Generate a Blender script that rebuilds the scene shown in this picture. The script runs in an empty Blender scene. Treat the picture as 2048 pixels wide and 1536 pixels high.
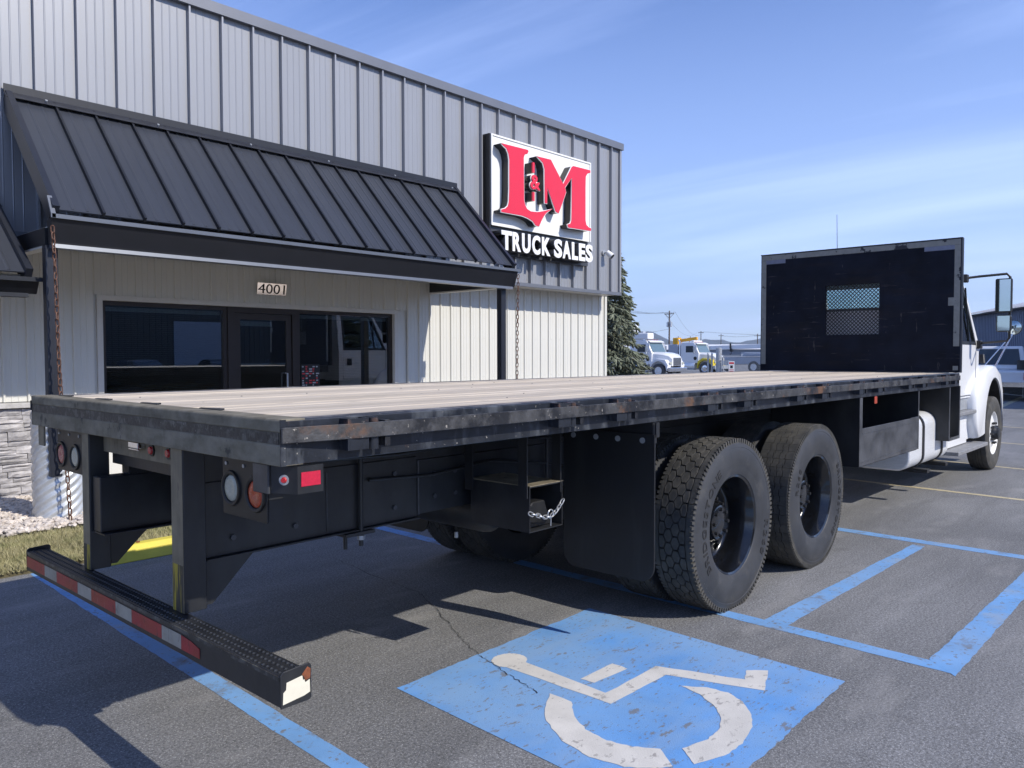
import bpy, bmesh, math, random
from mathutils import Vector, Matrix
random.seed(7)
R = math.radians
sc = bpy.context.scene
col = sc.collection

# ------------------------------------------------------------------ camera, sky, sun, exposure
cam_d = bpy.data.cameras.new('camera')
cam_d.sensor_fit = 'HORIZONTAL'; cam_d.sensor_width = 36.0
cam_d.lens = 1581.0 / 2048.0 * 36.0
cam_d.clip_start = 0.05; cam_d.clip_end = 20000
cam = bpy.data.objects.new('camera', cam_d); col.objects.link(cam)
_yaw, _pit, _rol = 0.7351, -0.0361, -0.0018
_f = Vector((math.cos(_pit) * math.cos(_yaw), math.cos(_pit) * math.sin(_yaw), math.sin(_pit)))
_r0 = Vector((math.sin(_yaw), -math.cos(_yaw), 0)); _u0 = _r0.cross(_f)
_r = math.cos(_rol) * _r0 + math.sin(_rol) * _u0; _u = -math.sin(_rol) * _r0 + math.cos(_rol) * _u0
cam.matrix_world = Matrix(((_r.x, _u.x, -_f.x, -1.4096), (_r.y, _u.y, -_f.y, -2.3032), (_r.z, _u.z, -_f.z, 1.622), (0, 0, 0, 1)))
sc.camera = cam

SUN_EL = R(39.0)
SUN = Vector((0.18 * math.cos(SUN_EL), -0.983 * math.cos(SUN_EL), math.sin(SUN_EL)))
w = bpy.data.worlds.new('World'); sc.world = w; w.use_nodes = True
nt = w.node_tree; nt.nodes.clear()
def N(t, **k):
    n = nt.nodes.new(t)
    for a, b in k.items(): setattr(n, a, b)
    return n
sky = N('ShaderNodeTexSky', sky_type='NISHITA', sun_disc=False, sun_elevation=SUN_EL, sun_rotation=math.pi - 0.181,
        air_density=1.0, dust_density=0.15, ozone_density=6.0, altitude=700)
tc = N('ShaderNodeTexCoord'); sx = N('ShaderNodeSeparateXYZ'); nt.links.new(tc.outputs['Generated'], sx.inputs[0])
za = N('ShaderNodeMath', operation='MAXIMUM'); nt.links.new(sx.outputs[2], za.inputs[0]); za.inputs[1].default_value = 0.0
zb = N('ShaderNodeMath', operation='ADD'); nt.links.new(za.outputs[0], zb.inputs[0]); zb.inputs[1].default_value = 0.10
dx = N('ShaderNodeMath', operation='DIVIDE'); nt.links.new(sx.outputs[0], dx.inputs[0]); nt.links.new(zb.outputs[0], dx.inputs[1])
dy = N('ShaderNodeMath', operation='DIVIDE'); nt.links.new(sx.outputs[1], dy.inputs[0]); nt.links.new(zb.outputs[0], dy.inputs[1])
cx = N('ShaderNodeCombineXYZ'); nt.links.new(dx.outputs[0], cx.inputs[0]); nt.links.new(dy.outputs[0], cx.inputs[1])
mp = N('ShaderNodeMapping'); mp.inputs['Rotation'].default_value = (0, 0, R(38)); mp.inputs['Scale'].default_value = (1.0, 0.22, 1)
nt.links.new(cx.outputs[0], mp.inputs[0])
nz = N('ShaderNodeTexNoise'); nz.inputs['Scale'].default_value = 0.75; nz.inputs['Detail'].default_value = 9; nz.inputs['Roughness'].default_value = 0.56; nz.inputs['Distortion'].default_value = 0.55
nt.links.new(mp.outputs[0], nz.inputs['Vector'])
mr = N('ShaderNodeMapRange'); mr.inputs['From Min'].default_value = 0.445; mr.inputs['From Max'].default_value = 0.95; mr.inputs['To Max'].default_value = 0.85
nt.links.new(nz.outputs['Fac'], mr.inputs['Value'])
# a thin even veil that thickens towards the horizon, as cirrus seen edge-on does
vl = N('ShaderNodeMapRange'); vl.inputs['From Min'].default_value = 0.0; vl.inputs['From Max'].default_value = 0.48; vl.inputs['To Min'].default_value = 0.42; vl.inputs['To Max'].default_value = 0.0
nt.links.new(za.outputs[0], vl.inputs['Value'])
ad = N('ShaderNodeMath', operation='ADD', use_clamp=True); nt.links.new(mr.outputs[0], ad.inputs[0]); nt.links.new(vl.outputs[0], ad.inputs[1])
mx = N('ShaderNodeMix', data_type='RGBA'); nt.links.new(ad.outputs[0], mx.inputs['Factor'])
hs = N('ShaderNodeHueSaturation'); hs.inputs['Hue'].default_value = .512; hs.inputs['Saturation'].default_value = 1.12; nt.links.new(sky.outputs[0], hs.inputs['Color']); nt.links.new(hs.outputs[0], mx.inputs['A']); mx.inputs['B'].default_value = (5.6, 6.9, 10.8, 1)
bg = N('ShaderNodeBackground'); bg.inputs['Strength'].default_value = 0.090
nt.links.new(mx.outputs['Result'], bg.inputs['Color'])
wo = N('ShaderNodeOutputWorld'); nt.links.new(bg.outputs[0], wo.inputs[0])

sun_d = bpy.data.lights.new('sun', 'SUN'); sun_d.energy = 2.5; sun_d.angle = R(0.53); sun_d.color = (1.0, 0.935, 0.83)
sun = bpy.data.objects.new('sun', sun_d); col.objects.link(sun)
sun.rotation_euler = SUN.to_track_quat('Z', 'Y').to_euler(); sun.location = (0, -20, 30)
sc.view_settings.view_transform = 'Standard'; sc.view_settings.look = 'None'
sc.view_settings.exposure = 1.06; sc.view_settings.gamma = 1.0
try: sc.view_settings.use_curve_mapping = False
except Exception: pass
try:
    sc.cycles.max_bounces = 8; sc.cycles.transparent_max_bounces = 24; sc.cycles.volume_bounces = 0
except Exception: pass

# ------------------------------------------------------------------ materials
def lin(h):
    h = h.lstrip('#'); o = []
    for i in (0, 2, 4):
        c = int(h[i:i + 2], 16) / 255; o.append(c / 12.92 if c <= .04045 else ((c + .055) / 1.055) ** 2.4)
    return tuple(o)
MATS = {}
def mat(name, c, rough=.5, metal=0., var=.12, vs=6, stretch=(1, 1, 1), bump=0., bs=60, bstretch=None, wear=(), coat=0., rand=0., rvar=.0, spec=.5, emit=None):
    m = bpy.data.materials.new(name); m.use_nodes = True; t = m.node_tree; nd = t.nodes; L = t.links
    b = nd['Principled BSDF']
    tc = nd.new('ShaderNodeTexCoord'); mp = nd.new('ShaderNodeMapping'); mp.inputs['Scale'].default_value = stretch
    L.new(tc.outputs['Object'], mp.inputs[0])
    n1 = nd.new('ShaderNodeTexNoise'); n1.inputs['Scale'].default_value = vs; n1.inputs['Detail'].default_value = 7; n1.inputs['Roughness'].default_value = .6
    if rand:
        oi = nd.new('ShaderNodeObjectInfo'); ml = nd.new('ShaderNodeVectorMath'); ml.operation = 'MULTIPLY_ADD'
        ml.inputs[1].default_value = (1, 1, 1); sc_ = nd.new('ShaderNodeVectorMath'); sc_.operation = 'SCALE'; sc_.inputs['Scale'].default_value = 37.0
        cb = nd.new('ShaderNodeCombineXYZ')
        for i in range(3): L.new(oi.outputs['Random'], cb.inputs[i])
        L.new(cb.outputs[0], sc_.inputs[0]); L.new(mp.outputs[0], ml.inputs[0]); L.new(sc_.outputs[0], ml.inputs[2]); vec = ml.outputs[0]
    else: vec = mp.outputs[0]
    L.new(vec, n1.inputs['Vector'])
    r1 = nd.new('ShaderNodeMapRange'); r1.inputs['From Min'].default_value = .3; r1.inputs['From Max'].default_value = .7
    r1.inputs['To Min'].default_value = 1 - var; r1.inputs['To Max'].default_value = 1 + var; L.new(n1.outputs['Fac'], r1.inputs['Value'])
    val = r1.outputs[0]
    if rand:
        rr = nd.new('ShaderNodeMapRange'); rr.inputs['To Min'].default_value = 1 - rand; rr.inputs['To Max'].default_value = 1 + rand
        L.new(oi.outputs['Random'], rr.inputs['Value']); mm = nd.new('ShaderNodeMath'); mm.operation = 'MULTIPLY'
        L.new(val, mm.inputs[0]); L.new(rr.outputs[0], mm.inputs[1]); val = mm.outputs[0]
    hs = nd.new('ShaderNodeHueSaturation'); hs.inputs['Color'].default_value = (*c, 1); L.new(val, hs.inputs['Value'])
    out = hs.outputs[0]; ro = None
    for wr in wear:
        wc, ws, th, so, wst = wr[:5]
        wm = nd.new('ShaderNodeMapping'); wm.inputs['Scale'].default_value = wst; wm.inputs['Location'].default_value = (ws * .37, ws * .11, ws * .53)
        L.new(tc.outputs['Object'], wm.inputs[0])
        wn = nd.new('ShaderNodeTexNoise'); wn.inputs['Scale'].default_value = ws; wn.inputs['Detail'].default_value = 6; wn.inputs['Roughness'].default_value = .65
        L.new(wm.outputs[0], wn.inputs['Vector'])
        wrg = nd.new('ShaderNodeMapRange'); wrg.inputs['From Min'].default_value = th - so; wrg.inputs['From Max'].default_value = th + so
        wrg.inputs['To Max'].default_value = wr[5] if len(wr) > 5 else 1.0
        L.new(wn.outputs['Fac'], wrg.inputs['Value'])
        mx = nd.new('ShaderNodeMix'); mx.data_type = 'RGBA'; L.new(wrg.outputs[0], mx.inputs['Factor']); L.new(out, mx.inputs['A']); mx.inputs['B'].default_value = (*wc, 1)
        out = mx.outputs['Result']
        if len(wr) > 6:
            mr_ = nd.new('ShaderNodeMix'); mr_.data_type = 'FLOAT'; L.new(wrg.outputs[0], mr_.inputs['Factor'])
            if ro is None: mr_.inputs['A'].default_value = rough
            else: L.new(ro, mr_.inputs['A'])
            mr_.inputs['B'].default_value = wr[6]; ro = mr_.outputs['Result']
    L.new(out, b.inputs['Base Color'])
    b.inputs['Roughness'].default_value = rough; b.inputs['Metallic'].default_value = metal
    if ro is not None: L.new(ro, b.inputs['Roughness'])
    elif rvar:
        q = nd.new('ShaderNodeMapRange'); q.inputs['From Min'].default_value = .3; q.inputs['From Max'].default_value = .7
        q.inputs['To Min'].default_value = max(0, rough - rvar); q.inputs['To Max'].default_value = rough + rvar
        L.new(n1.outputs['Fac'], q.inputs['Value']); L.new(q.outputs[0], b.inputs['Roughness'])
    b.inputs['Specular IOR Level'].default_value = spec
    if coat: b.inputs['Coat Weight'].default_value = coat; b.inputs['Coat Roughness'].default_value = .06
    if bump:
        bm_ = nd.new('ShaderNodeMapping'); bm_.inputs['Scale'].default_value = bstretch or stretch; L.new(tc.outputs['Object'], bm_.inputs[0])
        n2 = nd.new('ShaderNodeTexNoise'); n2.inputs['Scale'].default_value = bs; n2.inputs['Detail'].default_value = 4; L.new(bm_.outputs[0], n2.inputs['Vector'])
        bp = nd.new('ShaderNodeBump'); bp.inputs['Strength'].default_value = bump; bp.inputs['Distance'].default_value = .01
        L.new(n2.outputs['Fac'], bp.inputs['Height']); L.new(bp.outputs[0], b.inputs['Normal'])
    MATS[name] = m
    return m

def glass(name, tint, refl=.06, rough=.0, boost=0.0, haze=0.0):
    m = bpy.data.materials.new(name); m.use_nodes = True; t = m.node_tree; nd = t.nodes; L = t.links
    for n in list(nd): nd.remove(n)
    o = nd.new('ShaderNodeOutputMaterial'); tr = nd.new('ShaderNodeBsdfTransparent'); tr.inputs[0].default_value = (*tint, 1)
    gl = nd.new('ShaderNodeBsdfGlossy'); gl.inputs['Roughness'].default_value = rough; gl.inputs['Color'].default_value = (.95, .97, 1, 1)
    fr = nd.new('ShaderNodeFresnel'); fr.inputs['IOR'].default_value = 1.5
    a = nd.new('ShaderNodeMath'); a.operation = 'ADD'; a.use_clamp = True; a.inputs[1].default_value = boost; L.new(fr.outputs[0], a.inputs[0])
    mx = nd.new('ShaderNodeMixShader'); L.new(a.outputs[0], mx.inputs[0]); L.new(tr.outputs[0], mx.inputs[1]); L.new(gl.outputs[0], mx.inputs[2])
    L.new(mx.outputs[0], o.inputs[0]); return m

ONE = (1, 1, 1)
m_chassis = mat('chassis_black', (.0135, .0148, .018), .42, var=.35, vs=5, bump=.08, bs=30, wear=[((.05, .051, .05), 3.0, .57, .14, (1, 1, .4), .6), ((.06, .055, .05), 40, .72, .04, ONE, .6)])
m_rail = mat('worn_rail_steel', (.068, .068, .070), .5, metal=.3, var=.45, vs=14, bump=.25, bs=60, wear=[((.012, .013, .017), 6, .52, .05, (1, 1, 1), .85), ((.15, .078, .045), 3.1, .625, .04, ONE, .85, .8), ((.5, .46, .4), 34, .66, .02, ONE, .7)])
m_sideblk = mat('side_rail_black', (.016, .019, .026), .36, var=.5, vs=9, bump=.12, bs=40, wear=[((.10, .11, .125), 9, .60, .08, (1, 1, .35), .7), ((.5, .47, .42), 42, .665, .02, ONE, .8), ((.16, .075, .04), 5, .70, .03, ONE, .6)])
m_reardust = mat('dusty_rear_channel', (.155, .138, .098), .7, var=.4, vs=7, bump=.12, bs=50, wear=[((.25, .23, .18), 6, .56, .10, (1, 1, 2), .7), ((.03, .03, .03), 8, .63, .03, ONE, .8)])
m_reartape = mat('worn_rear_tape', (.034, .033, .032), .5, var=.4, vs=20, bump=.2, bs=70, wear=[((.12, .12, .11), 17, .55, .05, (1, 1, 1), .75), ((.22, .22, .2), 45, .64, .02, ONE, .6)])
m_dustpost = mat('dusty_post_steel', (.17, .147, .102), .6, var=.35, vs=8, bump=.12, bs=40, wear=[((.28, .235, .16), 4, .57, .1, (3, 3, .25), .7), ((.011, .012, .014), 9, .63, .04, (2, 2, .5), .8)])
m_postyel = mat('scraped_yellow_paint', (.05, .046, .038), .6, var=.3, vs=20, wear=[((.42, .33, .03), 9, .54, .03, (4, 4, .22), .95)])
m_deck = mat('weathered_oak_deck', (.56, .48, .37), .75, var=.22, vs=3.2, stretch=(.6, 14, 6), bump=.3, bs=9, bstretch=(.8, 26, 8), rand=.16, wear=[((.36, .30, .25), 5, .60, .08, (.22, 12, 3), .6), ((.60, .55, .49), 4, .57, .07, (.3, 11, 3), .6), ((.16, .14, .125), 7, .64, .03, (.35, 12, 3), .6)])
m_deckedge = mat('deck_edge_steel', (.07, .07, .075), .5, metal=.3, var=.4, vs=10, wear=[((.35, .33, .31), 14, .55, .07, (.4, 1, 1), .8)])
m_ply = mat('black_painted_plywood', (.0065, .009, .018), .5, spec=.12, var=.4, vs=4, bump=.12, bs=12, bstretch=(1, .5, 6), wear=[((.022, .017, .014), 1.9, .64, .12, (1, .5, 3), .6), ((.09, .085, .085), 11, .655, .02, (1, .22, 3), .5), ((.11, .105, .10), 9, .668, .014, (1, 2, .35), .5)])
m_tape = mat('peeling_grey_tape', (.215, .22, .205), .5, var=.12, vs=20, wear=[((.012, .014, .022), 7.5, .60, .012, (1, 1, 1), 1)])
m_tape2 = mat('blue_grey_tape', (.165, .185, .255), .4, var=.1, vs=15)
m_rubber = mat('tyre_rubber', (.033, .035, .040), .5, var=.22, vs=5, bump=.06, bs=90, wear=[((.075, .076, .078), 3.2, .58, .16, ONE, .5), ((.12, .115, .105), 6, .62, .06, ONE, .3)])
m_tread = mat('dusty_tread_rubber', (.048, .047, .044), .8, var=.3, vs=14, bump=.2, bs=130, wear=[((.12, .11, .09), 9, .58, .12, ONE, .6)])
m_groove = mat('embossed_letter_rubber', (.019, .019, .02), .7, var=.2)
m_rim = mat('gloss_black_rim', (.0055, .0062, .008), .2, var=.2, vs=6, coat=.7, spec=.5, wear=[((.03, .03, .032), 4, .66, .1, ONE, .5, .3)])
m_white = mat('white_truck_paint', (.78, .79, .80), .24, var=.025, vs=2, coat=.3)
m_whitesoft = mat('white_rim_paint', (.76, .76, .75), .4, var=.08, vs=9)
m_alu = mat('brushed_aluminium', (.86, .88, .90), .36, metal=.4, var=.06, vs=8, stretch=(1, 1, 10))
m_chrome = mat('chrome', (.75, .76, .78), .1, metal=1., var=.04)
m_greysteel = mat('galvanised_steel', (.42, .44, .46), .45, metal=.5, var=.14, vs=10)
m_stepgrey = mat('grey_step_tread', (.22, .225, .235), .6, var=.25, vs=30, bump=.5, bs=110)
m_blackplast = mat('black_plastic', (.012, .012, .013), .45, var=.15)
m_boxpanel = mat('scuffed_black_panel', (.032, .034, .038), .38, var=.35, vs=8, bump=.1, bs=25, wear=[((.13, .135, .15), 3.2, .55, .2, (1, 1, 1.5), .75), ((.42, .41, .38), 10, .72, .03, (1, 1, .6), .8)])
m_red = mat('red_lens', (.46, .015, .02), .22, bump=.4, bs=260, var=.15, vs=60, coat=.5)
m_redrefl = mat('red_reflector', (.5, .018, .05), .3, var=.15, vs=80)
m_amber = mat('amber_red_lens', (.44, .05, .012), .22, bump=.4, bs=220, var=.25, vs=30, coat=.5)
m_clear = mat('clear_lens', (.40, .41, .34), .25, bump=.4, bs=220, var=.1, vs=70, coat=.5)
m_pinkred = mat('faded_red_lens', (.36, .075, .08), .25, bump=.4, bs=220, var=.15, vs=50, coat=.4)
m_redtape = mat('red_conspicuity_tape', (.30, .022, .03), .42, var=.2, vs=8, stretch=(1, 1, 1), bump=.15, bs=300, wear=[((.34, .075, .02), 3, .58, .12, (1, 1, 1), .7), ((.05, .03, .03), 14, .63, .03, (1, 2.5, 1), .7), ((.42, .3, .28), 25, .66, .03, (1, 3, 1), .5)])
m_whtape = mat('white_conspicuity_tape', (.34, .335, .30), .45, var=.15, vs=12, bump=.15, bs=300, wear=[((.12, .11, .10), 16, .62, .05, (1, 3, 1), .7), ((.2, .17, .13), 5, .58, .1, (1, 1, 1), .5)])
m_flap = mat('mudflap_rubber', (.010, .0105, .012), .5, var=.3, vs=3, bump=.08, bs=20, wear=[((.03, .03, .03), 4, .62, .1, (1, 2, .3), .5)])
m_creamsticker = mat('peeled_cream_sticker', (.72, .68, .55), .6, var=.06, vs=20)
m_rust = mat('rusted_steel', (.20, .062, .025), .85, var=.4, vs=40, bump=.3, bs=90)
m_rustchain = mat('rusted_chain_steel', (.115, .055, .036), .7, metal=.3, var=.4, vs=60, bump=.2, bs=120, wear=[((.26, .17, .13), 30, .58, .08, ONE, .6)])
m_zinc = mat('bright_zinc_chain', (.62, .63, .64), .3, metal=.7, var=.1)
m_asphalt_c = (.224, .226, .229)

m_sidingup = mat('grey_painted_siding', (.30, .308, .328), .38, metal=.25, var=.03, vs=2, stretch=(1, 1, .3), rand=.03, bump=.05, bs=2.5, bstretch=(1.5, 1, .5))
m_cap = mat('dark_grey_trim', (.17, .18, .205), .4, metal=.3, var=.05, vs=3)
m_beige = mat('stone_white_siding', (.645, .64, .595), .42, var=.035, vs=2.2, stretch=(1, 1, .3))
m_beigetrim = mat('stone_white_trim', (.60, .585, .545), .45, var=.04)
m_bronze = mat('dark_bronze_frame', (.035, .027, .024), .4, metal=.3, var=.12)
m_awn = mat('charcoal_metal_roof', (.044, .049, .061), .38, metal=.15, rand=.06, var=.07, vs=3, stretch=(6, .7, .7), wear=[((.10, .10, .105), 30, .72, .05, (1, 1, 1), .4)])
m_awnrib = mat('charcoal_roof_rib', (.011, .012, .016), .4, var=.15)
m_awntrim = mat('charcoal_roof_trim', (.024, .027, .037), .36, metal=.2, var=.08)
m_awnlight = mat('pale_grey_drip_edge', (.12, .135, .165), .4, metal=.25, var=.08)
m_stone = mat('grey_ledge_stone', (.40, .385, .385), .85, var=.3, vs=9, bump=.8, bs=24, rand=.26, wear=[((.22, .215, .225), 5, .58, .1, (1, 1, 2), .7), ((.50, .48, .46), 11, .64, .08, ONE, .6)])
m_mortar = mat('dark_stone_joint', (.09, .088, .085), .95, var=.2)  # plain dark grey backing that fills the joints between stones
m_stonecap = mat('stone_cap', (.46, .45, .44), .85, var=.16, vs=14, bump=.4, bs=50)
m_pebble = mat('river_gravel', (.58, .52, .46), .8, var=.45, vs=16, bump=.2, bs=80, wear=[((.28, .22, .17), 13, .6, .08, ONE, .6)])
m_gravelbase = mat('gravel_bed', (.26, .24, .22), .95, var=.5, vs=28, bump=.8, bs=60)
m_grassb = mat('dry_lawn_blades', (.29, .27, .125), .8, var=.35, vs=1.6, wear=[((.50, .44, .26), 30, .52, .12, ONE, .8), ((.12, .16, .04), 3, .60, .1, ONE, .7)])
m_soil = mat('lawn_soil', (.10, .085, .045), .95, var=.4, vs=20, bump=.6, bs=50)
m_yelcurb = mat('yellow_curb_paint', (.68, .57, .075), .65, var=.1, vs=6, bump=.2, bs=60, wear=[((.20, .18, .08), 26, .73, .02, ONE, .9), ((.52, .45, .13), 3, .6, .12, ONE, .5)])
m_culv = mat('galvanised_culvert', (.52, .55, .58), .42, metal=.35, var=.1, vs=7, wear=[((.36, .38, .40), 5, .6, .1, ONE, .6)])
m_signwhite = mat('sign_white_panel', (.80, .80, .77), .35, var=.02)
m_signred = mat('sign_red_face', (.72, .022, .055), .3, var=.03)
m_signblack = mat('sign_black_return', (.012, .012, .014), .4, var=.2)
m_signgrey = mat('sign_raceway_grey', (.05, .052, .06), .4, var=.1)
m_lettwhite = mat('white_letter_face', (.85, .85, .85), .3, var=.02)
m_plate = mat('polished_address_plate', (.86, .80, .76), .10, metal=1., var=.1, vs=12)
m_dulltrim = mat('dull_dark_trim', (.03, .033, .04), .8, var=.1, spec=.15)
m_black = mat('matte_black', (.008, .008, .009), .6, var=.1)
m_floorin = mat('interior_floor', (.10, .09, .08), .5, var=.2)
m_wallin = mat('interior_wall', (.16, .175, .18), .8, var=.05)
m_counter = mat('interior_counter', (.16, .12, .06), .5, var=.2, vs=12)
m_blind = mat('window_blind', (.16, .20, .20), .6, var=.05)
m_whiteplain = mat('white_plain', (.78, .78, .76), .5, var=.04)
m_glass_store = glass('storefront_glass', (.62, .68, .70), boost=.13)
m_glass_cab = glass('cab_glass', (.82, .90, .90), boost=.02)
m_mirror = mat('mirror_glass', (.55, .62, .60), .03, metal=1., var=0.)
m_bark = mat('spruce_bark', (.055, .042, .032), .9, var=.3, bump=.6, bs=30)
m_spruce = mat('blue_spruce_needles', (.125, .145, .098), .75, var=.5, vs=2.2, wear=[((.26, .275, .20), 5, .57, .12, ONE, .7), ((.035, .045, .035), 4, .64, .1, ONE, .6)])
m_hill = mat('forested_hill', (.035, .045, .04), .95, var=.3, vs=.004)
m_polewood = mat('weathered_pole_wood', (.10, .075, .06), .9, var=.3, vs=4, stretch=(4, 4, .3))
m_wire = mat('power_line_wire', (.03, .03, .032), .6, var=.05)
m_yellow = mat('yellow_truck_paint', (.72, .55, .02), .3, var=.05, coat=.2)
m_orange = mat('orange_crane_paint', (.75, .38, .01), .35, var=.06)
m_palegrey = mat('pale_grey_truck_paint', (.36, .40, .47), .4, var=.08)
m_bluegreywall = mat('blue_grey_metal_wall', (.125, .16, .235), .45, var=.06, vs=1.2, stretch=(1, 1, .2))
m_galvroof = mat('rust_streaked_roof', (.52, .54, .57), .45, metal=.3, var=.08, wear=[((.38, .27, .19), .55, .56, .1, (1, 1, 1), .75)])
m_warehouse = mat('far_warehouse_wall', (.17, .2, .25), .7, var=.06)
m_whiteroof = mat('white_metal_roof', (.82, .82, .82), .5, var=.03)
m_fencewire = mat('chain_link_wire', (.30, .32, .34), .5, metal=.5, var=.1)
m_darkslat = mat('dark_fence_slat', (.008, .010, .016), .6, var=.2)
m_warnred = mat('warning_red', (.60, .04, .05), .5, var=.05)

def ground_mat():
    m = bpy.data.materials.new('worn_asphalt'); m.use_nodes = True; t = m.node_tree; nd = t.nodes; L = t.links; b = nd['Principled BSDF']
    tc = nd.new('ShaderNodeTexCoord')
    def noise(s, d=5, ro=.6, st=(1, 1, 1), dist=0):
        mp = nd.new('ShaderNodeMapping'); mp.inputs['Scale'].default_value = st; L.new(tc.outputs['Object'], mp.inputs[0])
        n = nd.new('ShaderNodeTexNoise'); n.inputs['Scale'].default_value = s; n.inputs['Detail'].default_value = d; n.inputs['Roughness'].default_value = ro; n.inputs['Distortion'].default_value = dist
        L.new(mp.outputs[0], n.inputs['Vector']); return n.outputs['Fac']
    def mapr(x, a, bb, c, d):
        r = nd.new('ShaderNodeMapRange'); r.inputs['From Min'].default_value = a; r.inputs['From Max'].default_value = bb; r.inputs['To Min'].default_value = c; r.inputs['To Max'].default_value = d
        L.new(x, r.inputs['Value']); return r.outputs[0]
    def mul(x, y):
        q = nd.new('ShaderNodeMath'); q.operation = 'MULTIPLY'; L.new(x, q.inputs[0]); L.new(y, q.inputs[1]); return q.outputs[0]
    big = mapr(noise(.35, 5), .35, .65, .85, 1.14)
    streak = mapr(noise(1.3, 6, .65, (.3, 2.4, 1), .6), .33, .67, .87, 1.13)
    fine = mapr(noise(75, 3, .7), .32, .68, .54, 1.48)
    vo = nd.new('ShaderNodeTexVoronoi'); vo.inputs['Scale'].default_value = 130; L.new(tc.outputs['Object'], vo.inputs['Vector'])
    agg = mapr(vo.outputs['Distance'], .05, .45, 1.4, .7)
    hs = nd.new('ShaderNodeHueSaturation'); hs.inputs['Color'].default_value = (*m_asphalt_c, 1)
    L.new(mul(mul(big, streak), mul(fine, agg)), hs.inputs['Value'])
    pale = mapr(noise(.9, 6, .6, (1, 2.5, 1)), .55, .75, 0, .6)
    mx = nd.new('ShaderNodeMix'); mx.data_type = 'RGBA'; L.new(pale, mx.inputs['Factor']); L.new(hs.outputs[0], mx.inputs['A']); mx.inputs['B'].default_value = (.33, .325, .315, 1)
    oil = mapr(noise(2.3, 4, .55, (1, 1.3, 1), .8), .62, .70, 0, .22)
    m15 = nd.new('ShaderNodeMix'); m15.data_type = 'RGBA'; L.new(oil, m15.inputs['Factor']); L.new(mx.outputs['Result'], m15.inputs['A']); m15.inputs['B'].default_value = (.07, .068, .066, 1); mx = m15
    sp = mapr(noise(120, 1, .5), .665, .70, 0, .8)
    m2 = nd.new('ShaderNodeMix'); m2.data_type = 'RGBA'; L.new(sp, m2.inputs['Factor']); L.new(mx.outputs['Result'], m2.inputs['A']); m2.inputs['B'].default_value = (.5, .49, .47, 1)
    L.new(m2.outputs['Result'], b.inputs['Base Color']); b.inputs['Roughness'].default_value = .8; b.inputs['Specular IOR Level'].default_value = .35
    bp = nd.new('ShaderNodeBump'); bp.inputs['Strength'].default_value = .55; bp.inputs['Distance'].default_value = .006
    L.new(noise(110, 3, .7), bp.inputs['Height']); L.new(bp.outputs[0], b.inputs['Normal'])
    return m
m_asphalt = ground_mat()
GREY = (.17, .168, .164)
m_bluepaint = mat('faded_blue_line_paint', (.145, .335, .63), .7, var=.16, vs=3, bump=.22, bs=150, wear=[((.24, .36, .53), 1.6, .55, .2, ONE, .7), (GREY, 34, .61, .02, ONE, .85), (GREY, 5, .635, .05, (1, 1, 1), .7), ((.33, .36, .38), 2.3, .63, .06, ONE, .5)])
m_bluepanel = mat('faded_blue_panel_paint', (.10, .295, .655), .7, var=.16, vs=2.2, bump=.22, bs=150, wear=[((.25, .39, .56), 1.1, .54, .14, (1, .6, 1), .65), ((.22, .35, .55), 3.5, .57, .1, (.35, 1.6, 1), .6), (GREY, 26, .622, .012, (1, 2.5, 1), .85), (GREY, 7, .628, .02, (1, 2, 1), .8)])
m_whitepaint = mat('worn_white_road_paint', (.62, .60, .56), .75, var=.1, vs=7, bump=.2, bs=150, wear=[((.30, .285, .27), 16, .612, .02, (1, 1.5, 1), .9), ((.5, .485, .45), 3, .56, .15, ONE, .6)])
m_yelline = mat('faded_yellow_line_paint', (.50, .43, .27), .75, var=.15, vs=5, wear=[(GREY, 18, .6, .06, ONE, .8)])
m_crack = mat('asphalt_crack_fill', (.03, .029, .028), .9, var=.3)

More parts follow.
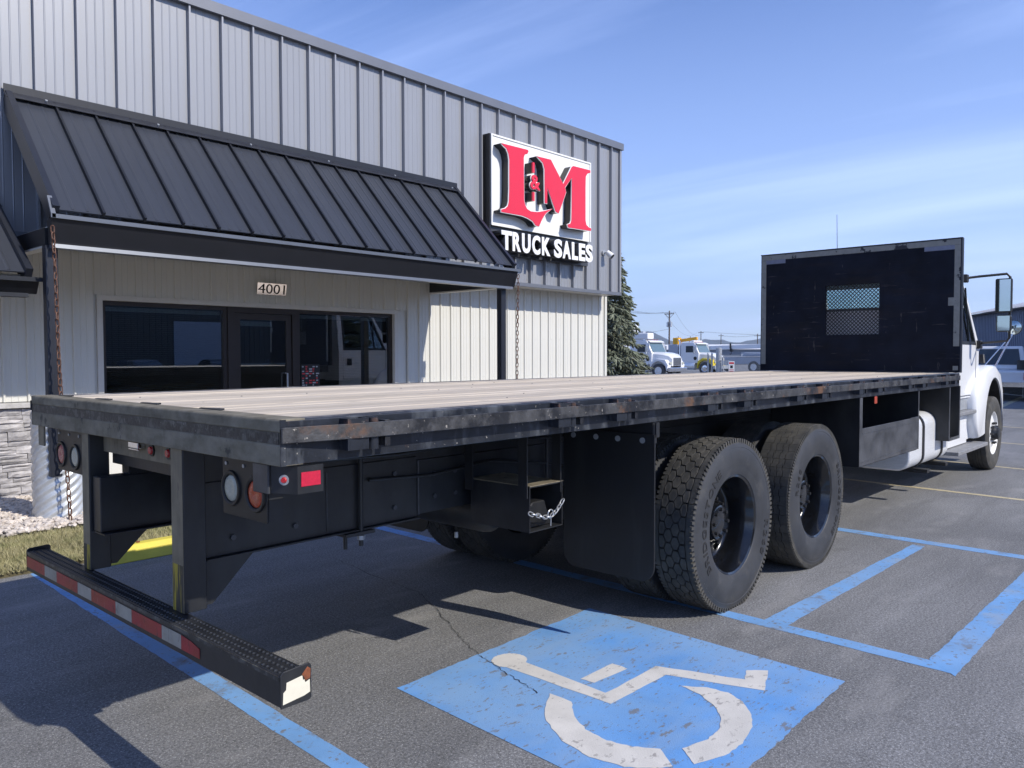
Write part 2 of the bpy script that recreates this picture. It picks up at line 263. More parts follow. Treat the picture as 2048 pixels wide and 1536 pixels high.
# ------------------------------------------------------------------ mesh helpers
class MB:
    def __init__(s): s.v = []; s.f = []
    def add(s, vs, fs):
        o = len(s.v); s.v += [tuple(p) for p in vs]; s.f += [tuple(i + o for i in f) for f in fs]; return s
    def box(s, x0, x1, y0, y1, z0, z1):
        return s.add([(x0, y0, z0), (x1, y0, z0), (x1, y1, z0), (x0, y1, z0), (x0, y0, z1), (x1, y0, z1), (x1, y1, z1), (x0, y1, z1)],
                     [(0, 3, 2, 1), (4, 5, 6, 7), (0, 1, 5, 4), (1, 2, 6, 5), (2, 3, 7, 6), (3, 0, 4, 7)])
    def hexa(s, p):
        return s.add(p, [(0, 3, 2, 1), (4, 5, 6, 7), (0, 1, 5, 4), (1, 2, 6, 5), (2, 3, 7, 6), (3, 0, 4, 7)])
    def bar(s, p0, p1, w, h, up=(0, 0, 1)):
        p0 = Vector(p0); p1 = Vector(p1); d = (p1 - p0).normalized(); u = Vector(up)
        if abs(d.dot(u)) > .98: u = Vector((1, 0, 0))
        a = d.cross(u).normalized() * (w / 2); b = a.cross(d).normalized() * (h / 2)
        return s.hexa([p0 - a - b, p0 + a - b, p0 + a + b, p0 - a + b, p1 - a - b, p1 + a - b, p1 + a + b, p1 - a + b])
    def cyl(s, p0, p1, r0, r1=None, n=14, caps=True):
        r1 = r0 if r1 is None else r1
        p0 = Vector(p0); p1 = Vector(p1); d = (p1 - p0).normalized(); u = Vector((0, 0, 1)) if abs(d.z) < .9 else Vector((1, 0, 0))
        a = d.cross(u).normalized(); b = a.cross(d).normalized(); vs = []
        for p, r in ((p0, r0), (p1, r1)):
            for i in range(n):
                t = 2 * math.pi * i / n; vs.append(p + a * (r * math.cos(t)) + b * (r * math.sin(t)))
        fs = [(i, (i + 1) % n, n + (i + 1) % n, n + i) for i in range(n)]
        if caps: fs += [tuple(range(n))[::-1], tuple(range(n, 2 * n))]
        return s.add(vs, fs)
    def tube(s, pts, r, n=8, closed=False):
        pts = [Vector(p) for p in pts]; vs = []; k = len(pts); prev = None
        for i, p in enumerate(pts):
            if closed: d = (pts[(i + 1) % k] - pts[i - 1]).normalized()
            else: d = (pts[min(i + 1, k - 1)] - pts[max(i - 1, 0)]).normalized()
            if prev is None:
                u = Vector((0, 0, 1)) if abs(d.z) < .9 else Vector((1, 0, 0)); a = d.cross(u).normalized()
            else: a = (prev - d * prev.dot(d)).normalized()
            prev = a; b = d.cross(a)
            rr = r[i] if isinstance(r, (list, tuple)) else r
            for j in range(n):
                t = 2 * math.pi * j / n; vs.append(p + a * (rr * math.cos(t)) + b * (rr * math.sin(t)))
        fs = []
        for i in range(k if closed else k - 1):
            i2 = (i + 1) % k
            for j in range(n): fs.append((i * n + j, i * n + (j + 1) % n, i2 * n + (j + 1) % n, i2 * n + j))
        if not closed: fs += [tuple(range(n))[::-1], tuple(range((k - 1) * n, k * n))]
        return s.add(vs, fs)
    def prism(s, pts, plane, a, b):
        n = len(pts)
        if plane == 'xz': f = lambda p, t: (p[0], t, p[1])
        elif plane == 'xy': f = lambda p, t: (p[0], p[1], t)
        else: f = lambda p, t: (t, p[0], p[1])
        vs = [f(p, a) for p in pts] + [f(p, b) for p in pts]
        return s.add(vs, [tuple(range(n)), tuple(range(n, 2 * n))[::-1]] + [(i, i + n, (i + 1) % n + n, (i + 1) % n) for i in range(n)])
    def lathe(s, prof, n=40, c=(0, 0, 0), closed=False):      # prof (r, y), round the y axis
        vs = []; k = len(prof)
        for (r, y) in prof:
            for i in range(n):
                t = 2 * math.pi * i / n; vs.append((c[0] + r * math.cos(t), c[1] + y, c[2] + r * math.sin(t)))
        fs = []
        for q in range(k if closed else k - 1):
            q2 = (q + 1) % k
            for i in range(n): fs.append((q * n + i, q * n + (i + 1) % n, q2 * n + (i + 1) % n, q2 * n + i))
        return s.add(vs, fs)
    def mesh(s, name, m=None, smooth=0):
        me = bpy.data.meshes.new(name); me.from_pydata(s.v, [], s.f)
        bm = bmesh.new(); bm.from_mesh(me); bmesh.ops.recalc_face_normals(bm, faces=bm.faces); bm.to_mesh(me); bm.free()
        if m: me.materials.append(m)
        if smooth:
            me.polygons.foreach_set('use_smooth', [True] * len(me.polygons)); me.set_sharp_from_angle(angle=R(smooth))
        me.update(); return me

ROOTS = set()
def tag(o, label=None, cat=None, group=None, kind=None):
    if label: o['label'] = label
    if cat: o['category'] = cat
    if group: o['group'] = group
    if kind: o['kind'] = kind
    return o
def thing(name, label, cat, loc=(0, 0, 0), rz=0, group=None):
    o = bpy.data.objects.new(name, None); col.objects.link(o); o.location = loc; o.rotation_euler = (0, 0, rz)
    o.empty_display_size = .2; ROOTS.add(o.name)
    return tag(o, label, cat, group)
def put(name, me, parent=None, loc=None, local=False, bevel=0, seg=1, rot=None):
    """Link mesh me; under a thing whose parts are modelled in world coordinates the part's origin goes back to the world's."""
    o = bpy.data.objects.new(name, me); col.objects.link(o)
    if parent is not None:
        o.parent = parent
        base = Vector((0, 0, 0))
        if not local and parent.name in ROOTS: base = -Vector(parent.location)
        o.location = base + Vector(loc or (0, 0, 0))
    elif loc: o.location = loc
    if rot: o.rotation_euler = rot
    if bevel:
        b = o.modifiers.new('bevel', 'BEVEL'); b.width = bevel; b.segments = seg; b.limit_method = 'ANGLE'; b.angle_limit = R(40)
    return o
def part(name, mb, m, parent=None, smooth=0, bevel=0, seg=1, loc=None, local=False, rot=None):
    return put(name, mb.mesh(name, m, smooth), parent, loc, local, bevel, seg, rot)
def B(x0, x1, y0, y1, z0, z1): return MB().box(x0, x1, y0, y1, z0, z1)
def struct(name, mb, m, parent=None, smooth=0):
    o = part(name, mb, m, parent, smooth)
    if parent is None: o['kind'] = 'structure'
    return o
def text_mesh(s, bold=0., ext=0., res=4):
    cu = bpy.data.curves.new('text', 'FONT'); cu.body = s; cu.offset = bold; cu.extrude = ext; cu.resolution_u = res; cu.align_x = 'LEFT'
    o = bpy.data.objects.new('text', cu); col.objects.link(o)
    dg = bpy.context.evaluated_depsgraph_get(); dg.update()
    me = bpy.data.meshes.new_from_object(o.evaluated_get(dg)); bpy.data.objects.remove(o); bpy.data.curves.remove(cu)
    return me
def text_prism(s, bold, x0, x1, z0, z1, ya, yb):
    """Letters s filling x0..x1, z0..z1, as a solid from ya (front) to yb (back); returns a mesh."""
    me = text_mesh(s, bold, .5)
    xs = [v.co.x for v in me.vertices]; ys = [v.co.y for v in me.vertices]
    ax, bx, ay, by = min(xs), max(xs), min(ys), max(ys)
    for v in me.vertices:
        c = v.co.copy()
        v.co = (x0 + (c.x - ax) / (bx - ax) * (x1 - x0), ya if c.z > 0 else yb, z0 + (c.y - ay) / (by - ay) * (z1 - z0))
    bm = bmesh.new(); bm.from_mesh(me); bmesh.ops.remove_doubles(bm, verts=bm.verts, dist=1e-5); bmesh.ops.recalc_face_normals(bm, faces=bm.faces); bm.to_mesh(me); bm.free()
    return me

# ------------------------------------------------------------------ ground
lot = MB()
gx = [-400, -60, -12, -4, 0, 3, 6, 10, 16, 30, 80, 400, 3000]; gy = [-400, -60, -30, -12, -4, 0, 4, 10, 30, 80, 400, 3000]
lot.add([(x, y, 0) for y in gy for x in gx], [(j * len(gx) + i, j * len(gx) + i + 1, (j + 1) * len(gx) + i + 1, (j + 1) * len(gx) + i) for j in range(len(gy) - 1) for i in range(len(gx) - 1)])
lot = struct('asphalt_lot', lot, m_asphalt)
FLATZ = [.0012]
def wob(pts, n=14, a=.006, seed=0):
    rr = random.Random(seed); out = []
    for i, p in enumerate(pts):
        q = pts[(i + 1) % len(pts)]
        for k in range(n):
            t = k / n; out.append((p[0] + (q[0] - p[0]) * t + rr.uniform(-a, a), p[1] + (q[1] - p[1]) * t + rr.uniform(-a, a)))
    return out
def ribbon(name, A0, A1, B0, B1, m, seed, n=60, a=.003):
    """A painted band: two uneven edges A and B joined by quads."""
    FLATZ[0] += .00015; z = FLATZ[0]; rr = random.Random(seed); vs = []; oa = ob = 0
    d = Vector((A1[0] - A0[0], A1[1] - A0[1])).normalized(); nn = Vector((-d.y, d.x))
    for i in range(n + 1):
        t = i / n; oa = oa * .6 + rr.uniform(-a, a); ob = ob * .6 + rr.uniform(-a, a)
        for P0, P1, o in ((A0, A1, oa), (B0, B1, ob)): vs.append((P0[0] + (P1[0] - P0[0]) * t + nn.x * o, P0[1] + (P1[1] - P0[1]) * t + nn.y * o, z))
    return part(name, MB().add(vs, [(2 * i, 2 * i + 1, 2 * i + 3, 2 * i + 2) for i in range(n)]), m, lot)
def yline(name, x0, y0, x1, y1, wd, m, seed, n=60): return ribbon(name, (x0, y0), (x1, y1), (x0 + wd, y0), (x1 + wd, y1), m, seed, n)
yline('blue_parking_line', .295, -2.2, .51, 4.28, .105, m_bluepaint, 1, 130)
yline('blue_parking_line', 3.03, -1.30, 3.215, 4.25, .115, m_bluepaint, 2, 110)
yline('blue_parking_line', 5.86, -2.6, 6.13, 4.25, .14, m_bluepaint, 3, 110)
ribbon('blue_parking_line', (3.16, -.385), (5.85, -.445), (3.17, -.235), (5.86, -.345), m_bluepaint, 4, 60)
ribbon('blue_parking_line', (3.0, -1.325), (5.80, -1.345), (3.16, -1.165), (5.82, -1.225), m_bluepaint, 5, 90, .0035)
ribbon('accessible_symbol_panel', (1.03, .664), (2.641, .689), (.957, -.957), (2.57, -.932), m_bluepanel, 6, 60, .005)
sym_body = [(1.545, .43), (1.663, -.13 + .0), (2.107, -.132), (2.255, -.554), (2.372, -.506), (2.44, -.591), (2.197, -.683), (2.041, -.231), (1.579, -.215), (1.480, .19), (1.455, .40)]
sym_body = [(1.695, .48), (1.663, -.13), (2.107, -.132), (2.255, -.554), (2.372, -.506), (2.44, -.591), (2.197, -.683), (2.041, -.231), (1.579, -.215), (1.575, .48)]
sym_arm = [(1.712, .061), (1.986, .058), (1.979, -.038), (1.720, -.020)]
arc_l = [(1.479, .067), (1.335, -.021), (1.248, -.102), (1.155, -.264), (1.121, -.43), (1.15, -.58), (1.225, -.68), (1.283, -.721), (1.369, -.613), (1.309, -.512), (1.28, -.403), (1.301, -.28), (1.368, -.163), (1.476, -.069)]
arc_r = [(1.975, -.358), (2.045, -.46), (2.055, -.567), (2.012, -.659), (1.91, -.753), (1.804, -.806), (1.634, -.842), (1.495, -.835), (1.351, -.777), (1.434, -.676), (1.577, -.715), (1.693, -.71), (1.8, -.659), (1.888, -.576), (1.947, -.471)]
head = [(1.655 + .098 * math.cos(t * .2618), .49 + .092 * math.sin(t * .2618)) for t in range(24)]
sb = MB()
for k, p in enumerate((sym_body, sym_arm, arc_l, arc_r, head)):
    q = wob(p, 5, .0035, 10 + k); sb.add([(x, y, .0034 + .00015 * k) for x, y in q], [tuple(range(len(q)))])
part('accessible_symbol', sb, m_whitepaint, lot)
for x0, y0, x1, y1, wd in ((8.76, -1.6, 9.10, 1.6, .10), (11.35, -1.6, 12.0, 1.6, .10), (15.0, -1.2, 15.6, 2.4, .1), (18.6, -1.0, 19.3, 2.4, .1)):
    yline('faded_parking_line', x0, y0, x1, y1, wd, m_yelline, 20 + int(x0), 30)
ribbon('faded_parking_line', (26.5, 2.75), (34.2, 3.36), (26.5, 2.92), (34.2, 3.56), m_yelline, 30, 20)
# the crack that wanders from under the bed to the symbol
ck = [(2.30, 3.0), (2.182, 2.365), (2.131, 1.774), (1.99, 1.45), (1.87, 1.22), (1.72, .93), (1.685, .857), (1.598, .653), (1.555, .5), (1.531, .443), (1.478, .241), (1.44, .10)]
cm = MB(); rr = random.Random(3); fine = []
for i in range(len(ck) - 1):
    for k in range(9):
        t = k / 9; fine.append((ck[i][0] + (ck[i + 1][0] - ck[i][0]) * t + rr.uniform(-.011, .011), ck[i][1] + (ck[i + 1][1] - ck[i][1]) * t + rr.uniform(-.011, .011)))
for i in range(len(fine) - 1):
    a, b = fine[i], fine[i + 1]; wd = rr.uniform(.0008, .0032)
    cm.add([(a[0] - wd, a[1], .0046), (a[0] + wd, a[1], .0046), (b[0] + wd, b[1], .0046), (b[0] - wd, b[1], .0046)], [(0, 1, 2, 3)])
part('crack', cm, m_crack, lot)

# lawn and gravel strip along the building
ln = MB().box(-14, 30, 4.30, 5.48, -.2, .035); struct('lawn_ground', ln, m_soil)
gb = MB().box(-14, 30, 5.48, 7.45, -.2, .085); struct('gravel_bed', gb, m_gravelbase)
import numpy as np
rs = np.random.RandomState(5)
def blades(n, x0, x1, y0, y1, z, h0, h1):
    x = rs.uniform(x0, x1, n); y = rs.uniform(y0, y1, n); a = rs.uniform(0, 6.283, n); h = rs.uniform(h0, h1, n); le = rs.uniform(.15, 1.3, n) * h; la = rs.uniform(0, 6.283, n); wd = rs.uniform(.0025, .005, n)
    v = np.empty((n, 3, 3)); dx = np.cos(a) * wd; dy = np.sin(a) * wd
    v[:, 0] = np.stack([x - dx, y - dy, np.full(n, z)], 1); v[:, 1] = np.stack([x + dx, y + dy, np.full(n, z)], 1); v[:, 2] = np.stack([x + np.cos(la) * le, y + np.sin(la) * le, z + h], 1)
    return v
bl = np.concatenate([blades(70000, -1.6, 3.2, 4.27, 5.54, .033, .022, .07), blades(9000, -6, -1.6, 4.3, 5.52, .033, .03, .06), blades(9000, 3.2, 9, 4.3, 5.52, .033, .03, .06)])
me = bpy.data.meshes.new('lawn_blades'); me.from_pydata(bl.reshape(-1, 3).tolist(), [], np.arange(len(bl) * 3).reshape(-1, 3).tolist()); me.materials.append(m_grassb)
tag(put('lawn', me), 'short half-dry yellow-green lawn between the asphalt and the gravel', 'lawn', kind='stuff')
ico = bmesh.new(); bmesh.ops.create_icosphere(ico, subdivisions=1, radius=1); iv = np.array([v.co[:] for v in ico.verts]); ifc = [tuple(v.index for v in f.verts) for f in ico.faces]; ico.free()
sv, sf = [], []
def pebbles(n, x0, x1, y0, y1, z, r0, r1):
    for i in range(n):
        p = iv * (1 + rs.uniform(-.22, .22, (len(iv), 1))); r = rs.uniform(r0, r1); p = p * np.array([r * rs.uniform(.9, 1.5), r, r * rs.uniform(.5, .8)])
        a = rs.uniform(0, 6.28); c, s_ = math.cos(a), math.sin(a); q = np.stack([p[:, 0] * c - p[:, 1] * s_, p[:, 0] * s_ + p[:, 1] * c, p[:, 2]], 1)
        q += np.array([rs.uniform(x0, x1), rs.uniform(y0, y1), z + rs.uniform(-.006, .022)])
        o = len(sv); sv.extend(q.tolist()); sf.extend([(a_ + o, b_ + o, c_ + o) for a_, b_, c_ in ifc])
pebbles(9000, -.6, 2.9, 5.45, 7.36, .09, .012, .033); pebbles(1500, 2.9, 9, 5.5, 7.36, .09, .015, .035); pebbles(900, -4, -.6, 5.5, 7.36, .09, .015, .035)
me = bpy.data.meshes.new('gravel_stones'); me.from_pydata(sv, [], sf); me.materials.append(m_pebble)
tag(put('gravel', me), 'pale rounded gravel strip at the foot of the stone wall', 'gravel', kind='stuff')

ws = thing('wheel_stop', 'yellow painted concrete wheel stop at the lawn edge behind the truck', 'wheel stop', (1.85, 4.16, 0))
part('concrete_bar', MB().prism([(4.06, 0), (4.085, .085), (4.115, .125), (4.205, .125), (4.235, .085), (4.26, 0)], 'yz', .93, 2.77), m_yelcurb, ws, bevel=.008, seg=2)
for x in (1.25, 2.45):
    part('anchor_pin', MB().cyl((x, 4.16, .12), (x, 4.16, .134), .014, n=10), m_rust, ws)

# ------------------------------------------------------------------ the shop building
bld = thing('commercial_building', 'grey and off-white metal-clad shop building with a stone base and glass storefront', 'building', (12.24, 7.4, 0))
YU, YL = 6.97, 7.40
XR, XL = 12.08, -7.0
core = MB().box(XL, XR - .03, YU + .02, 24, 2.90, 5.78)
part('upper_wall_core', core, m_cap, bld)
# siding panels: one sheet each, seams 0.4135 m apart
def rib_panel(w_, h, ribs):
    prof = [(0, 0)]
    for (x, wd, d, sl) in ribs: prof += [(x, 0), (x + sl, -d), (x + wd - sl, -d), (x + wd, 0)]
    prof += [(w_, 0)]
    pr = [prof[0]]
    for p in prof[1:]:
        if abs(p[0] - pr[-1][0]) > 1e-6 or abs(p[1] - pr[-1][1]) > 1e-6: pr.append(p)
    vs = [(x, y, 0) for x, y in pr] + [(x, y, h) for x, y in pr]; n = len(pr)
    return MB().add(vs, [(i, i + 1, n + i + 1, n + i) for i in range(n - 1)])
PW = .4135
up = rib_panel(PW, 2.88, [(0, .026, .056, .002), (.11, .018, .004, .006), (.20, .018, .004, .006), (.29, .018, .004, .006)]).mesh('siding_panel', m_sidingup)
k = 0
while True:
    x = 11.77 - PW * k
    if x < XL: break
    if k > 0 or True:
        put('siding_panel', up, bld, (x, YU, 2.905) if x + PW < XR + .1 else (x, YU, 2.905))
    k += 1
part('corner_trim', MB().box(XR, XR + .055, YU - .045, 24, 2.905, 5.79), m_sidingup, bld)
part('roof_cap', MB().prism([(YU - .075, 5.785), (YU - .075, 5.915), (YU + .35, 5.945), (YU + .35, 5.80), (YU - .01, 5.785)], 'yz', XL, XR + .09), m_cap, bld)
part('roof_deck', MB().box(XL, XR, YU + .36, 24, 5.79, 5.84), m_cap, bld)
part('fascia_trim', MB().box(XL, XR + .06, YU - .05, YU + .03, 2.842, 2.903), m_cap, bld)
part('soffit', MB().box(XL, XR + .04, YU + .035, YL + .05, 2.852, 2.895), m_beigetrim, bld)
# lower wall with the storefront opening x 2.23..6.57, z .35..2.27
WX0, WX1, WZ1 = 2.23, 6.57, 2.272
lw = MB()
lw.box(XL, WX0 - .06, YL + .02, YL + .25, 0, 2.85); lw.box(WX1 + .06, 12.21, YL + .02, YL + .25, 0, 2.85); lw.box(WX0 - .06, WX1 + .06, YL + .02, YL + .25, WZ1 + .06, 2.85)
lw.box(WX0 - .06, 3.86, YL + .02, YL + .25, 0, .55); lw.box(4.84, WX1 + .06, YL + .02, YL + .25, 0, .55)
lw.box(12.0, 12.21, YL + .25, 24, 0, 2.85); lw.box(XL, 12.0, 23.8, 24, 0, 2.85)
part('lower_wall', lw, m_beige, bld)
PL = .2347
lo = rib_panel(PL, 1.72, [(0, .034, .026, .008), (.085, .016, .005, .005), (.15, .016, .005, .005)]).mesh('beige_siding_panel', m_beige)
lo2 = rib_panel(PL, .515, [(0, .034, .026, .008), (.085, .016, .005, .005), (.15, .016, .005, .005)]).mesh('beige_siding_panel', m_beige)
for k in range(0, 66):
    x = 11.99 - PL * k
    if x + PL > WX0 - .07 and x < WX1 + .07:
        put('beige_siding_panel', lo2, bld, (x, YL, 2.335))
        if x < WX0 - .07: pass
    else: put('beige_siding_panel', lo, bld, (x, YL, 1.13))
part('wall_corner_trim', MB().box(12.19, 12.255, YL - .035, YL + .04, .1, 2.85), m_beige, bld)
scw = MB()
for k in range(0, 66):
    x = 11.99 - PL * k + .12
    for z in (1.93, 1.25, 2.62):
        if WX0 - .2 < x < WX1 + .2 and z < 2.4: continue
        scw.cyl((x, YL, z), (x, YL - .006, z), .007, n=6)
tag(part('siding_screws', scw, m_beigetrim, bld), kind='stuff')
# storefront trim, frames, glass
part('opening_trim', MB().box(WX0 - .065, WX0, YL - .012, YL + .14, .35, WZ1).box(WX1, WX1 + .065, YL - .012, YL + .14, .35, WZ1).box(WX0 - .065, WX1 + .065, YL - .012, YL + .14, WZ1 + .001, WZ1 + .062), m_beigetrim, bld)
FY0, FY1 = YL + .05, YL + .125
def window(x0, x1, z0, z1):
    f = part('window_frame', MB().box(x0, x1, FY0, FY1, z1 - .05, z1 - .001).box(x0, x1, FY0, FY1, z0, z0 + .06).box(x0 + .001, x0 + .05, FY0, FY1, z0 + .06, z1 - .05).box(x1 - .05, x1 - .001, FY0, FY1, z0 + .06, z1 - .05), m_bronze, bld)
    part('pane', MB().box(x0 + .05, x1 - .05, FY0 + .035, FY0 + .041, z0 + .06, z1 - .05), m_glass_store, f)
    part('blind_headrail', MB().box(x0 + .055, x1 - .055, FY1 + .02, FY1 + .06, z1 - .115, z1 - .065), m_whiteplain, f)
    sl = MB(); z = z1 - .14
    while z > z0 + .5:
        sl.hexa([(x0 + .06, FY1 + .028, z), (x1 - .06, FY1 + .028, z), (x1 - .06, FY1 + .052, z + .006), (x0 + .06, FY1 + .052, z + .006), (x0 + .06, FY1 + .028, z + .0012), (x1 - .06, FY1 + .028, z + .0012), (x1 - .06, FY1 + .052, z + .0046), (x0 + .06, FY1 + .052, z + .0046)]); z -= .024
    tag(part('blind_slats', sl, m_blind, f), kind='stuff')
    return f
window(WX0 + .001, 3.80, .56, WZ1)
fr = window(4.845, WX1 - .001, .56, WZ1)
jm = part('door_jamb', MB().box(3.80, 3.90, FY0 - .02, FY1, .1, WZ1 - .001).box(4.765, 4.845, FY0 - .02, FY1, .1, WZ1 - .001).box(3.90, 4.765, FY0 - .02, FY1, WZ1 - .075, WZ1 - .001), m_bronze, bld)
dr = part('glass_door', MB().box(3.905, 3.985, FY0, FY0 + .045, .12, WZ1 - .08).box(4.68, 4.76, FY0, FY0 + .045, .12, WZ1 - .08).box(3.985, 4.68, FY0, FY0 + .045, WZ1 - .16, WZ1 - .08).box(3.985, 4.68, FY0, FY0 + .045, .12, .36), m_bronze, bld)
part('pane', MB().box(3.985, 4.68, FY0 + .02, FY0 + .026, .36, WZ1 - .16), m_glass_store, dr)
part('handle', MB().tube([(4.66, FY0 + .0, 1.0), (4.66, FY0 - .05, 1.0), (4.66, FY0 - .05, 1.38), (4.66, FY0, 1.38)], .012), m_greysteel, dr)
part('closer_bar', MB().box(3.99, 4.50, FY1 + .0, FY1 + .045, WZ1 - .245, WZ1 - .18), m_whiteplain, dr)
part('door_push_bar', MB().box(3.985, 4.68, FY0 + .03, FY0 + .06, 1.50, 1.525), m_greysteel, dr)
dc = MB(); rr = random.Random(8)
part('window_decal', MB().box(4.93, 5.24, FY0 + .028, FY0 + .034, 1.20, 1.50), m_black, fr)
d1, d2 = MB(), MB()
for i in range(9):
    z = 1.475 - i * .033
    for j in range(5):
        if rr.random() < .75:
            x = 4.945 + j * .058; (d1 if rr.random() < .4 else d2).box(x, x + rr.uniform(.02, .052), FY0 + .0255, FY0 + .0275, z - .018, z)
part('decal_red_print', d1, m_warnred, fr); part('decal_pale_print', d2, m_greysteel, fr)
# room behind the glass
part('interior_shell', MB().box(1.2, 11.5, 12.0, 12.1, .1, 2.8).box(1.1, 1.2, YL + .26, 12.1, .1, 2.8).box(11.5, 11.6, YL + .26, 12.1, .1, 2.8).box(1.2, 11.5, YL + .26, 12.0, 2.75, 2.83), m_wallin, bld)
part('interior_floor', MB().box(1.2, 11.5, YL + .26, 12.0, .05, .12), m_floorin, bld)
part('reception_counter', MB().box(2.0, 4.4, 9.2, 9.8, .12, 1.15).box(1.95, 4.45, 9.1, 9.85, 1.15, 1.2), m_counter, bld, bevel=.01)
# ledge-stone base: every stone in view is a piece
part('stone_backing', MB().box(XL, 2.17, YL - .028, YL + .018, 0, 1.06).box(6.64, 12.2, YL - .028, YL + .018, 0, 1.06), m_mortar, bld)
part('stone_sill', MB().box(XL, 2.17, YL - .105, YL - .005, 1.065, 1.122).box(6.64, 12.23, YL - .105, YL - .005, 1.065, 1.122), m_stonecap, bld, bevel=.008, seg=2)
def stone_mesh(wd, h, d, rr):
    j = lambda a: rr.uniform(-a, a)
    nx = 4; vs = []; fs = []
    for zz in (0, .5, 1):
        for i in range(nx + 1):
            edge = zz != .5 or i in (0, nx)
            vs.append((wd * i / nx + (j(.006) if 0 < i < nx else 0), -d * (.72 if edge else 1) + j(.007), h * zz + (j(.004) if zz != .5 else j(.01))))
    for zz in (0, 1):
        for i in range(nx): fs.append((zz * (nx + 1) + i, zz * (nx + 1) + i + 1, (zz + 1) * (nx + 1) + i + 1, (zz + 1) * (nx + 1) + i))
    o = len(vs); vs += [(0, .01, 0), (wd, .01, 0), (wd, .01, h), (0, .01, h)]
    fs += [tuple(range(0, nx + 1)) + (o + 1, o), tuple(range(2 * (nx + 1), 3 * (nx + 1)))[::-1] + (o + 3, o + 2)]
    fs += [(0, nx + 1, 2 * (nx + 1), o + 3, o), (nx, o + 1, o + 2, 2 * (nx + 1) + nx, nx + nx + 1)]
    return MB().add(vs, fs)
rr = random.Random(21); z = .08; rest = MB()
while z < 1.05:
    h = rr.choice([.05, .06, .075, .085, .1]); h = min(h, 1.058 - z)
    if h < .03: break
    x = XL + rr.uniform(0, .1)
    while x < 12.19:
        wd = rr.uniform(.16, .42); sk = 2.165 < x + wd and x < 6.645
        x1 = x + wd
        if x < 2.165 < x1: wd = 2.165 - x; sk = wd < .06
        if not sk and x1 < 12.2:
            parts = [(0, h)] if h < .08 or rr.random() < .6 else [(0, h * .5), (h * .5, h * .5)]
            for (dz, hh) in parts:
                s_ = stone_mesh(wd - .005, hh - .004, rr.uniform(.035, .075), rr)
                if -.2 < x < 2.2: part('ledge_stone', s_, m_stone, bld, loc=(x, YL - .02, z + dz))
                else: rest.add([(p[0] + x, p[1] + YL - .02, p[2] + z + dz) for p in s_.v], s_.f)
        x = x1 if x1 > 2.165 or True else x1
        if 2.165 <= x < 6.645: x = 6.645
    z += h
tag(part('far_ledge_stones', rest, m_stone, bld), kind='stuff')

